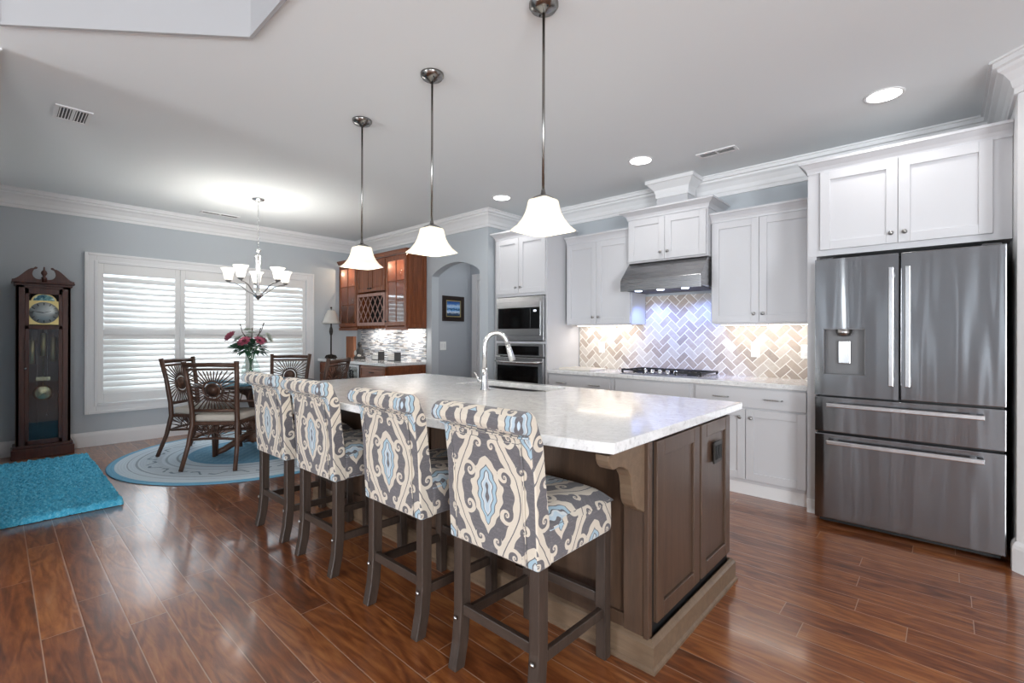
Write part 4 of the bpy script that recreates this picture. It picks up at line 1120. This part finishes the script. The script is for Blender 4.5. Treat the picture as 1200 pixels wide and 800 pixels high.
for a_, b_, h in ((-.12, 0, .64), (.13, .03, .66), (.10, .02, .60), (-.03, .08, .6)):
    p = rt * a_ + fw * b_; mb.tube([(0, 0, .35), (p.x * .55, p.y * .55, .35 + (h - .35) * .55), (p.x * .8, p.y * .8, .35 + (h - .35) * .7), (p.x, p.y, h)], [.005, .005, .004, .006], 5)
link('twigs', mb, 'twig_brown', t)

# ================================================================== GRANDFATHER CLOCK
kx = XW + .028; kf = -6.975; ky0, ky1 = .128, .578; kc = (ky0 + ky1) / 2
t = thing('grandfather_clock', 'tall dark mahogany grandfather clock against the dining wall', 'clock', ((kx + kf) / 2, kc, 0))
mb = MB().box(kx, kf, ky0 + .02, ky0 + .045, .12, 1.80).box(kx, kf, ky1 - .045, ky1 - .02, .12, 1.80).box(kx, kx + .02, ky0 + .02, ky1 - .02, .12, 1.80).box(kx, kf, ky0 + .02, ky1 - .02, 1.76, 1.80)
mb.box(kf - .03, kf, ky0 + .02, ky0 + .085, .12, 1.80).box(kf - .03, kf, ky1 - .085, ky1 - .02, .12, 1.80)
link('case', mb, 'clock_wood', t, world=True, bevel=.004)
link('plinth', MB().box(kx, kf + .018, ky0 - .012, ky1 + .012, 0, .10).box(kx, kf + .008, ky0, ky1, .10, .135), 'clock_wood', t, world=True, bevel=.006)
# door frame
mb = MB(); dy0, dy1 = ky0 + .085, ky1 - .085
mb.box(kf - .02, kf + .004, dy0, dy0 + .03, .14, 1.76).box(kf - .02, kf + .004, dy1 - .03, dy1, .14, 1.76).box(kf - .02, kf + .004, dy0, dy1, .14, .185).box(kf - .02, kf + .004, dy0, dy1, 1.70, 1.76).box(kf - .02, kf + .004, dy0, dy1, 1.335, 1.375)
dd = link('door', mb, 'clock_wood', t, world=True, bevel=.003)
link('pane', MB().box(kf - .012, kf - .009, dy0 + .03, dy1 - .03, .185, 1.335), 'clock_glass', dd, world=True)
link('door_knob', MB().ball((kf + .012, dy0 + .005, .93), .012, 10), 'bright_nickel', dd, world=True)
link('backboard', MB().box(kx + .02, kx + .025, ky0 + .045, ky1 - .045, .14, 1.74), 'frame_wood', t, world=True)
# cornice and broken pediment
link('cornice', MB().box(kx, kf + .01, ky0 + .005, ky1 - .005, 1.785, 1.81).box(kx, kf + .028, ky0 - .012, ky1 + .012, 1.81, 1.828), 'clock_wood', t, world=True, bevel=.005)
def scroll(sgn):
    h = .235; out_ = [(h, 1.828), (h, 1.845)]
    for k in range(1, 10):
        q = k / 9; out_.append((h - q * .155, 1.845 + .125 * (q * q * (3 - 2 * q))))
    out_ += [(.066, 1.985), (.05, 1.982), (.05, 1.968), (.075, 1.955), (.085, 1.93), (.088, 1.905), (.08, 1.88), (.062, 1.862), (.035, 1.855), (.02, 1.86), (.02, 1.828)]
    return [(kc + sgn * a_, z_) for a_, z_ in out_]
link('pediment', MB().prism(scroll(-1), 'x', kf - .025, kf + .005).prism(scroll(1), 'x', kf - .025, kf + .005), 'clock_wood', t, world=True, bevel=.003)
link('finial', MB().lathe([(.02, 1.828), (.02, 1.865), (.026, 1.872), (.012, 1.885), (.012, 1.895), (.026, 1.92), (.022, 1.94), (.009, 1.955), (.006, 1.985), (0, 1.992)], (kf - .01, kc, 0), 14), 'clock_wood', t, world=True)
# dial
mb = MB().box(kf - .016, kf - .010, kc - .128, kc + .128, 1.385, 1.632)
ar = [(kc + .095 * math.cos(PI * k / 16), 1.632 + .075 * math.sin(PI * k / 16)) for k in range(17)]
mb.prism(ar, 'x', kf - .016, kf - .010); dl_ = link('dial', mb, 'brass', t, world=True)
dm = MB().lathe([(.112, kf - .0105), (.112, kf - .007), (0, kf - .007)], (0, kc, 1.508), 36, 'x'); link('chapter_ring', dm, 'dial_face', dl_, world=True)
link('moon_dial', MB().prism([(kc + .08 * math.cos(PI * k / 16), 1.635 + .062 * math.sin(PI * k / 16)) for k in range(17)], 'x', kf - .0105, kf - .007), 'moon_dial', dl_, world=True)
mb = MB()
mb.prism([(kc - .006, 1.505), (kc - .09, 1.520), (kc - .09, 1.524), (kc - .002, 1.513)], 'x', kf - .0065, kf - .005); mb.prism([(kc - .004, 1.505), (kc + .055, 1.525), (kc + .055, 1.53), (kc + .0, 1.512)], 'x', kf - .0065, kf - .005)
link('hands', mb, 'black_gap', dl_, world=True)
mb = MB()
for k in range(12):
    a_ = 2 * PI * k / 12; y_, z_ = kc + .092 * math.sin(a_), 1.508 + .092 * math.cos(a_); d = (math.sin(a_), math.cos(a_)); p_ = (d[1], -d[0])
    mb.prism([(y_ + d[0] * .012 + p_[0] * .003, z_ + d[1] * .012 + p_[1] * .003), (y_ + d[0] * .012 - p_[0] * .003, z_ + d[1] * .012 - p_[1] * .003), (y_ - d[0] * .012 - p_[0] * .003, z_ - d[1] * .012 - p_[1] * .003), (y_ - d[0] * .012 + p_[0] * .003, z_ - d[1] * .012 + p_[1] * .003)], 'x', kf - .0068, kf - .0055)
link('hour_marks', mb, 'black_gap', dl_, world=True)
xm_ = kf - .11
for dy_, z0_, z1_ in ((-.085, .97, 1.22), (0, 1.05, 1.30), (.075, .99, 1.26)):
    wgt = link('weight', MB().lathe([(.0, z0_), (.021, z0_ + .004), (.021, z1_ - .004), (0, z1_)], (xm_, kc + dy_, 0), 14), 'brass', t, world=True)
    link('chain', MB().tube([(xm_, kc + dy_, z1_), (xm_, kc + dy_, 1.70)], .0025, 5), 'bright_nickel', wgt, world=True)
mb = MB()
for dy_, z0_ in ((-.045, .33), (.03, .43)): mb.tube([(xm_ + .03, kc + dy_, z0_), (xm_ + .03, kc + dy_, 1.33)], .0022, 5).ball((xm_ + .03, kc + dy_, z0_), .008, 8)
link('pull_chain', mb, 'bright_nickel', t, world=True)
link('pendulum', MB().lathe([(0, xm_ - .022), (.06, xm_ - .017), (.082, xm_ - .01), (.06, xm_ - .003), (0, xm_ + .003)], (0, kc, .66), 28, 'x').tube([(xm_ - .01, kc, .70), (xm_ - .01, kc, 1.60)], .005, 6).box(xm_ - .014, xm_ - .006, kc - .055, kc + .055, .79, .83), 'pendulum_metal', t, world=True)

# ================================================================== BAR
yu, yb_ = 3.75, YB
def bar_unit(label, x0, x1, z0, z1):
    t = thing('bar_wall_cabinet', label, 'cabinet', ((x0 + x1) / 2, yb_, z0), 0, 'cherry bar wall cabinets')
    mb = MB().box(x0, x0 + .018, yu + .022, yb_, z0, z1).box(x1 - .018, x1, yu + .022, yb_, z0, z1).box(x0, x1, yb_ - .012, yb_, z0, z1).box(x0, x1, yu + .022, yb_, z0, z0 + .02).box(x0, x1, yu + .022, yb_, z1 - .02, z1)
    return t, mb
def gdoor(t, x0, x1, z0, z1, kx_):
    w = .055; mb = MB(); yf = yu
    mb.box(x0, x0 + w, yf, yf + .021, z0, z1).box(x1 - w, x1, yf, yf + .021, z0, z1).box(x0 + w, x1 - w, yf, yf + .021, z0, z0 + w).box(x0 + w, x1 - w, yf, yf + .021, z1 - w, z1)
    xm = (x0 + x1) / 2; mb.box(xm - .009, xm + .009, yf + .003, yf + .018, z0 + w, z1 - w)
    for f_ in (1 / 3, 2 / 3): zz = z0 + w + (z1 - z0 - 2 * w) * f_; mb.box(x0 + w, x1 - w, yf + .003, yf + .018, zz - .009, zz + .009)
    d = link('door', mb, 'cherry', t, world=True, bevel=.003)
    link('pane', MB().box(x0 + w, x1 - w, yf + .009, yf + .012, z0 + w, z1 - w), 'cabinet_glass', d, world=True)
    knob(d, kx_, yf, z0 + .06, 'bronze')
def shelves_glasses(t, x0, x1, z0, z1):
    link('shelf', MB().box(x0 + .02, x1 - .02, yu + .05, yb_ - .014, z0 + .33, z0 + .34), 'clear_glass', t, world=True)
    link('shelf', MB().box(x0 + .02, x1 - .02, yu + .05, yb_ - .014, z0 + .66, z0 + .67), 'clear_glass', t, world=True)
G0, G1 = 1.40, 2.40
units = [('cherry wall cabinet with a divided glass door in the corner by the table lamp', -7.228, -6.668), ('cherry wall cabinet with a divided glass door at the archway end of the bar', -5.885, -5.36)]
for lab, x0, x1 in units:
    t, mb = bar_unit(lab, x0, x1, 1.375, G1)
    link('body', mb, 'cherry', t, world=True)
    gdoor(t, x0 + .012, x1 - .012, 1.415, 2.375, x0 + .04 if x0 > -6 else x1 - .04)
    shelves_glasses(t, x0, x1, 1.375, G1)
    crn = crown_cab(MB(), x0 + (.002 if x0 < -7 else 0), x1, yb_, yu, G1, G1 + .055, .035, False, x0 > -6); link('crown', crn, 'cherry_x', t, world=True)
    if x0 > -6:
        mb = MB(); shaker(mb, yu + .03, yb_ - .01, 1.385, G1 - .005, 0, .014, .05, .009, True); mb.v = [(x1 + .014 - b_, a_, c_) for a_, b_, c_ in mb.v]
        link('side_panel', mb, 'cherry', t, world=True, bevel=.003)
    link('light_rail', MB().box(x0 + .004, x1, yu + .005, yu + .022, 1.355, 1.40), 'cherry_x', t, world=True)
    point('cabinet_bulb', ((x0 + x1) / 2, 3.93, 2.30), 7, (1, .8, .56), .03)
    for r_, zz in ((0, 1.395), (1, 1.715), (2, 2.045)):
        for q in range(3):
            gx_ = x0 + .12 + (x1 - x0 - .24) * q / 2; gy_ = 3.93 + (.03 if q % 2 else 0)
            o = link('stem_glass', MB().lathe([(.028, 0), (.004, .004), (.004, .07), (.028, .10), (.032, .15), (.026, .17)], (0, 0, 0), 12), 'clear_glass'); o.location = (gx_, gy_, zz + .0005)
            tag(o, 'clear stemmed glass on a shelf behind the glass door of the %s cabinet' % ('archway-end' if x0 > -6 else 'corner'), 'glass', 'stemmed glasses in the bar cabinets')
x0, x1 = -6.666, -5.887
t, mb = bar_unit('cherry wall cabinet with two small doors above a wine lattice', x0, x1, 1.42, G1)
mb.box(x0, x1, yu + .022, yb_, 1.885, 1.905); link('body', mb, 'cherry', t, world=True)
for a_, b_, kx_ in ((x0 + .012, -6.279, -6.31), (-6.275, x1 - .012, -6.245)):
    d = link('door', shaker(MB(), a_, b_, 1.925, 2.375, yu, .02, .05, .010, True), 'cherry', t, world=True, bevel=.003); knob(d, kx_, yu, 1.97, 'bronze')
mb = MB(); w = .05; z0, z1 = 1.425, 1.895
mb.box(x0 + .01, x0 + w, yu, yu + .021, z0, z1).box(x1 - w, x1 - .01, yu, yu + .021, z0, z1).box(x0 + w, x1 - w, yu, yu + .021, z0, z0 + .045).box(x0 + w, x1 - w, yu, yu + .021, z1 - .04, z1)
link('rack_frame', mb, 'rack_lattice', t, world=True, bevel=.003)
# diagonal lattice
mb = MB(); lx0, lx1, lz0, lz1 = x0 + w, x1 - w, z0 + .045, z1 - .04
def clipseg(px, pz, sl):
    pts = []
    for X_ in (lx0, lx1):
        Z_ = pz + (X_ - px) * sl
        if lz0 <= Z_ <= lz1: pts.append((X_, Z_))
    for Z_ in (lz0, lz1):
        X_ = px + (Z_ - pz) / sl
        if lx0 < X_ < lx1: pts.append((X_, Z_))
    return pts[:2] if len(pts) >= 2 else None
for sl in (1.45, -1.45):
    for k in range(-8, 16):
        sg = clipseg(lx0 + k * .13, lz0, sl)
        if sg and abs(sg[0][0] - sg[1][0]) > .01:
            (xa, za_), (xb, zb_) = sg; d = Vector((xb - xa, zb_ - za_)).normalized(); n = Vector((-d.y, d.x)) * .006
            yy = yu + (.003 if sl > 0 else .012)
            mb.prism([(xa + n.x, za_ + n.y), (xb + n.x, zb_ + n.y), (xb - n.x, zb_ - n.y), (xa - n.x, za_ - n.y)], 'y', yy, yy + .008)
link('wine_lattice', mb, 'rack_lattice', t, world=True)
link('rack_back', MB().box(x0 + .02, x1 - .02, yb_ - .10, yb_ - .09, z0, z1), 'black_gap', t, world=True)
mb = MB()
for k in range(9):
    xx = x0 + .04 + k * (x1 - x0 - .08) / 8; mb.box(xx - .012, xx + .012, yu + .03, yb_ - .02, 1.385, 1.392).box(xx - .004, xx + .004, yu + .03, yb_ - .02, 1.39, 1.42)
link('stemware_rack', mb, 'cherry', t, world=True)
link('crown', crown_cab(MB(), x0, x1, yb_, yu, G1, G1 + .055, .035, False, False), 'cherry_x', t, world=True)
sl = thing('under_cabinet_light', 'slim lit strip light under the cherry bar cabinets', 'light', (-5.9, 3.95, 1.36), 0, 'under-cabinet lights')
link('housing', MB().box(-5.80, -5.42, 3.90, 3.94, 1.362, 1.3745), 'white_trim', sl, world=True)
link('lens', MB().box(-5.79, -5.43, 3.905, 3.935, 1.358, 1.362), 'strip_lamp', sl, world=True)
area('bar_strip_light', (-5.65, 3.93, 1.352), (0, .3, -1), .5, .03, 1.6, (1, .95, .9))
area('bar_strip_light', (-6.45, 3.93, 1.352), (0, .3, -1), .5, .03, 1.6, (1, .95, .9))
tag(link('mosaic_backsplash', MB().box(-7.10, -5.36, YB - .008, YB - .001, .915, 1.40), 'strip_mosaic'), 'grey and white strip mosaic backsplash behind the bar counter', 'backsplash')
tag(link('bar_countertop', MB().box(XW + .005, -5.345, 3.405, YB - .0085, .876, .915), 'quartz', bevel=.004), 'white quartz countertop on the cherry bar cabinets', 'countertop')
bf = 3.45
def bar_base(label, x0, x1, side=False):
    t = thing('bar_base_cabinet', label, 'cabinet', ((x0 + x1) / 2, yb_, 0), 0, 'cherry bar base cabinets')
    link('body', MB().box(x0, x1, bf + .001, yb_ - .01, .1, .874), 'cherry', t, world=True)
    link('toe_board', MB().box(x0, x1, bf + .06, bf + .08, 0, .099), 'cherry', t, world=True)
    if not side or True:
        d = link('drawer', shaker(MB(), x0 + .02, x1 - .02, .70, .855, bf - .02, .02, .028, .010, True), 'cherry_x', t, world=True, bevel=.003)
        pull(d, (x0 + x1) / 2, bf - .02, .78, .09, 'bronze')
        if x1 - x0 > .5:
            xm = (x0 + x1) / 2
            for a_, b_, k_ in ((x0 + .02, xm - .002, xm - .04), (xm + .002, x1 - .02, xm + .04)):
                d = link('door', shaker(MB(), a_, b_, .13, .685, bf - .02, .02, .055, .01, True), 'cherry', t, world=True, bevel=.003); knob(d, k_, bf - .02, .62, 'bronze')
        else:
            d = link('door', shaker(MB(), x0 + .02, x1 - .02, .13, .685, bf - .02, .02, .055, .01, True), 'cherry', t, world=True, bevel=.003); knob(d, x1 - .05, bf - .02, .62, 'bronze')
    if side:
        mb = MB(); shaker(mb, bf + .03, yb_ - .02, .13, .855, 0, .012, .06, .008, True); mb.v = [(x1 + .012 - b_, a_, c_) for a_, b_, c_ in mb.v]
        link('side_panel', mb, 'cherry', t, world=True, bevel=.003)
bar_base('cherry bar base cabinet in the corner left of the wine cooler', XW + .004, -6.64)
bar_base('cherry bar base cabinet at the archway end, right of the wine cooler', -6.02, -5.362, True)
t = thing('wine_cooler', 'glass-fronted wine cooler under the bar counter between the cherry cabinets', 'wine cooler', (-6.33, yb_, 0))
link('case', MB().box(-6.632, -6.612, bf + .02, yb_ - .02, .02, .868).box(-6.05, -6.03, bf + .02, yb_ - .02, .02, .868).box(-6.632, -6.03, yb_ - .04, yb_ - .02, .02, .868).box(-6.632, -6.03, bf + .02, yb_ - .02, .02, .04).box(-6.632, -6.03, bf + .02, yb_ - .02, .85, .868), 'dark_plastic', t, world=True)
mb = MB().box(-6.63, -6.585, bf - .02, bf + .018, .08, .865).box(-6.078, -6.033, bf - .02, bf + .018, .08, .865).box(-6.585, -6.078, bf - .02, bf + .018, .08, .125).box(-6.585, -6.078, bf - .02, bf + .018, .83, .865).box(-6.345, -6.318, bf - .02, bf + .018, .125, .83)
d = link('door', mb, 'oven_steel', t, world=True, bevel=.003)
link('pane', MB().box(-6.585, -6.345, bf - .006, bf, .125, .83).box(-6.318, -6.078, bf - .006, bf, .125, .83), 'cabinet_glass', d, world=True)
link('handle', MB().tube([(-6.36, bf - .02, .78), (-6.36, bf - .05, .77), (-6.36, bf - .05, .55), (-6.36, bf - .02, .54)], .008, 8), 'dark_plastic', d, world=True)
link('handle', MB().tube([(-6.30, bf - .02, .78), (-6.30, bf - .05, .77), (-6.30, bf - .05, .55), (-6.30, bf - .02, .54)], .008, 8), 'dark_plastic', d, world=True)
for zz in (.22, .34, .46, .58, .70):
    link('rack', MB().box(-6.61, -6.052, bf + .04, yb_ - .05, zz, zz + .008), 'bright_nickel', t, world=True)
for zz in (.46, .58, .70):
    for q in range(5):
        bx_ = -6.55 + q * .11
        o = link('wine_bottle', MB().lathe([(.036, .22), (.036, .02), (.014, -.04), (.014, -.09), (0, -.09)][::-1], (0, 0, 0), 12, 'y'), 'wine_bottle'); o.location = (bx_, bf + .15, zz + .0445)
        tag(o, 'dark wine bottle lying on a rack inside the wine cooler', 'bottle', 'bottles in the wine cooler')
point('cooler_bulb', (-6.33, 3.70, .80), 1.0, (.9, .95, 1), .03)

# items on the bar
t = thing('table_lamp', 'slender dark table lamp with a pale flared shade at the corner of the bar', 'lamp', (-7.05, 3.535, .915))
link('base', MB().lathe([(.075, 0), (.075, .01), (.05, .025), (.035, .04), (.018, .06), (.012, .08)], (0, 0, 0), 20), 'bronze', t)
mb = MB()
for k in range(4):
    a_ = PI / 2 * k + .5; mb.tube([(.03 * math.cos(a_), .03 * math.sin(a_), .05), (.08 * math.cos(a_), .08 * math.sin(a_), .045), (.095 * math.cos(a_), .095 * math.sin(a_), .012)], [.016, .014, .018], 6)
link('foot_scrolls', mb, 'bronze', t.children[0])
link('stem', MB().lathe([(.011, .06), (.011, .36), (.02, .38), (.028, .42), (.024, .46), (.012, .50), (.01, .58), (.006, .78)], (0, 0, 0), 14), 'bronze', t)
link('lamp_shade', MB().lathe([(.132, .545), (.115, .60), (.085, .68), (.055, .75), (.052, .75), (.082, .68), (.112, .60), (.129, .545)], (0, 0, 0), 32), 'lamp_fabric', t)
link('finial', MB().ball((0, 0, .79), .016, 10), 'bronze', t)
o = link('carved_wooden_box', MB().box(-.095, .095, -.025, .025, 0, .345).box(-.085, .085, -.028, -.024, .012, .333), 'box_wood', bevel=.004); o.location = (-7.03, 3.86, .9155); o.rotation_euler = (0, 0, R(8))
tag(o, 'tall narrow reddish wooden box standing at the bar corner', 'box')
o = thing('figurine', 'small dark seated figurine on the bar counter beside the wooden box', 'figurine', (-6.66, 3.80, .9155))
link('body', MB().lathe([(.085, 0), (.09, .03), (.06, .05), (.05, .09), (.055, .13), (.035, .165), (.018, .19), (.028, .205), (.032, .23), (.02, .255), (0, .262)], (0, 0, 0), 16), 'figurine_dark', o)
link('pale_folds', MB().ball((-.035, -.04, .09), .032, 10, 1.5).ball((.04, -.035, .05), .03, 10, .8), 'figurine_light', o)
for lab, x_ in (('left of the two small caddies, beside the figurine', -6.22), ('right of the two small caddies, nearest the archway', -5.80)):
    o = thing('coaster_caddy', 'black and white caddy on the bar, ' + lab, 'caddy', (x_, 3.86, .9155), R(0), 'caddies on the bar counter')
    link('end_plate', MB().box(.055, .075, -.05, .05, 0, .125).box(-.12, .075, -.05, .05, 0, .008), 'dark_plastic', o, bevel=.002)
    link('wire', MB().tube([(-.12, -.045, .01), (-.12, -.045, .11), (.06, -.045, .11)], .003, 6).tube([(-.12, .045, .01), (-.12, .045, .11), (.06, .045, .11)], .003, 6).tube([(-.12, -.045, .07), (.06, -.045, .07)], .003, 6), 'nickel', o)
    link('cards', MB().box(-.11, .045, -.038, .038, .01, .075), 'paper_white', o)

# hallway picture and switch
t = thing('framed_picture', 'small blue seascape in a dark wooden frame on the hallway wall', 'picture', (ax0, 4.46, 1.66))
px = ax0; mb = MB(); frame_rect(mb, px, px + .022, 4.262, 4.662, 1.485, 1.845, .062); link('frame', mb, 'frame_wood', t, world=True, bevel=.005)
mb = MB(); frame_rect(mb, px + .004, px + .016, 4.322, 4.602, 1.545, 1.785, .014); link('gold_liner', mb, 'brass', t, world=True)
link('painting', MB().box(px + .002, px + .008, 4.336, 4.588, 1.559, 1.771), 'seascape', t, world=True)
t = thing('light_switch', 'white light switch plate on the hallway wall below the picture', 'switch', (ax0, 4.28, 1.135))
link('plate', MB().box(ax0, ax0 + .006, 4.225, 4.335, 1.075, 1.195), 'white_plate', t, world=True, bevel=.002)
link('toggle', MB().box(ax0 + .006, ax0 + .010, 4.245, 4.268, 1.105, 1.165).box(ax0 + .006, ax0 + .010, 4.292, 4.315, 1.105, 1.165), 'white_trim', t, world=True)
point('hall_fill', (-4.6, 4.5, 2.6), 2.5, (1, .98, .95), .1)
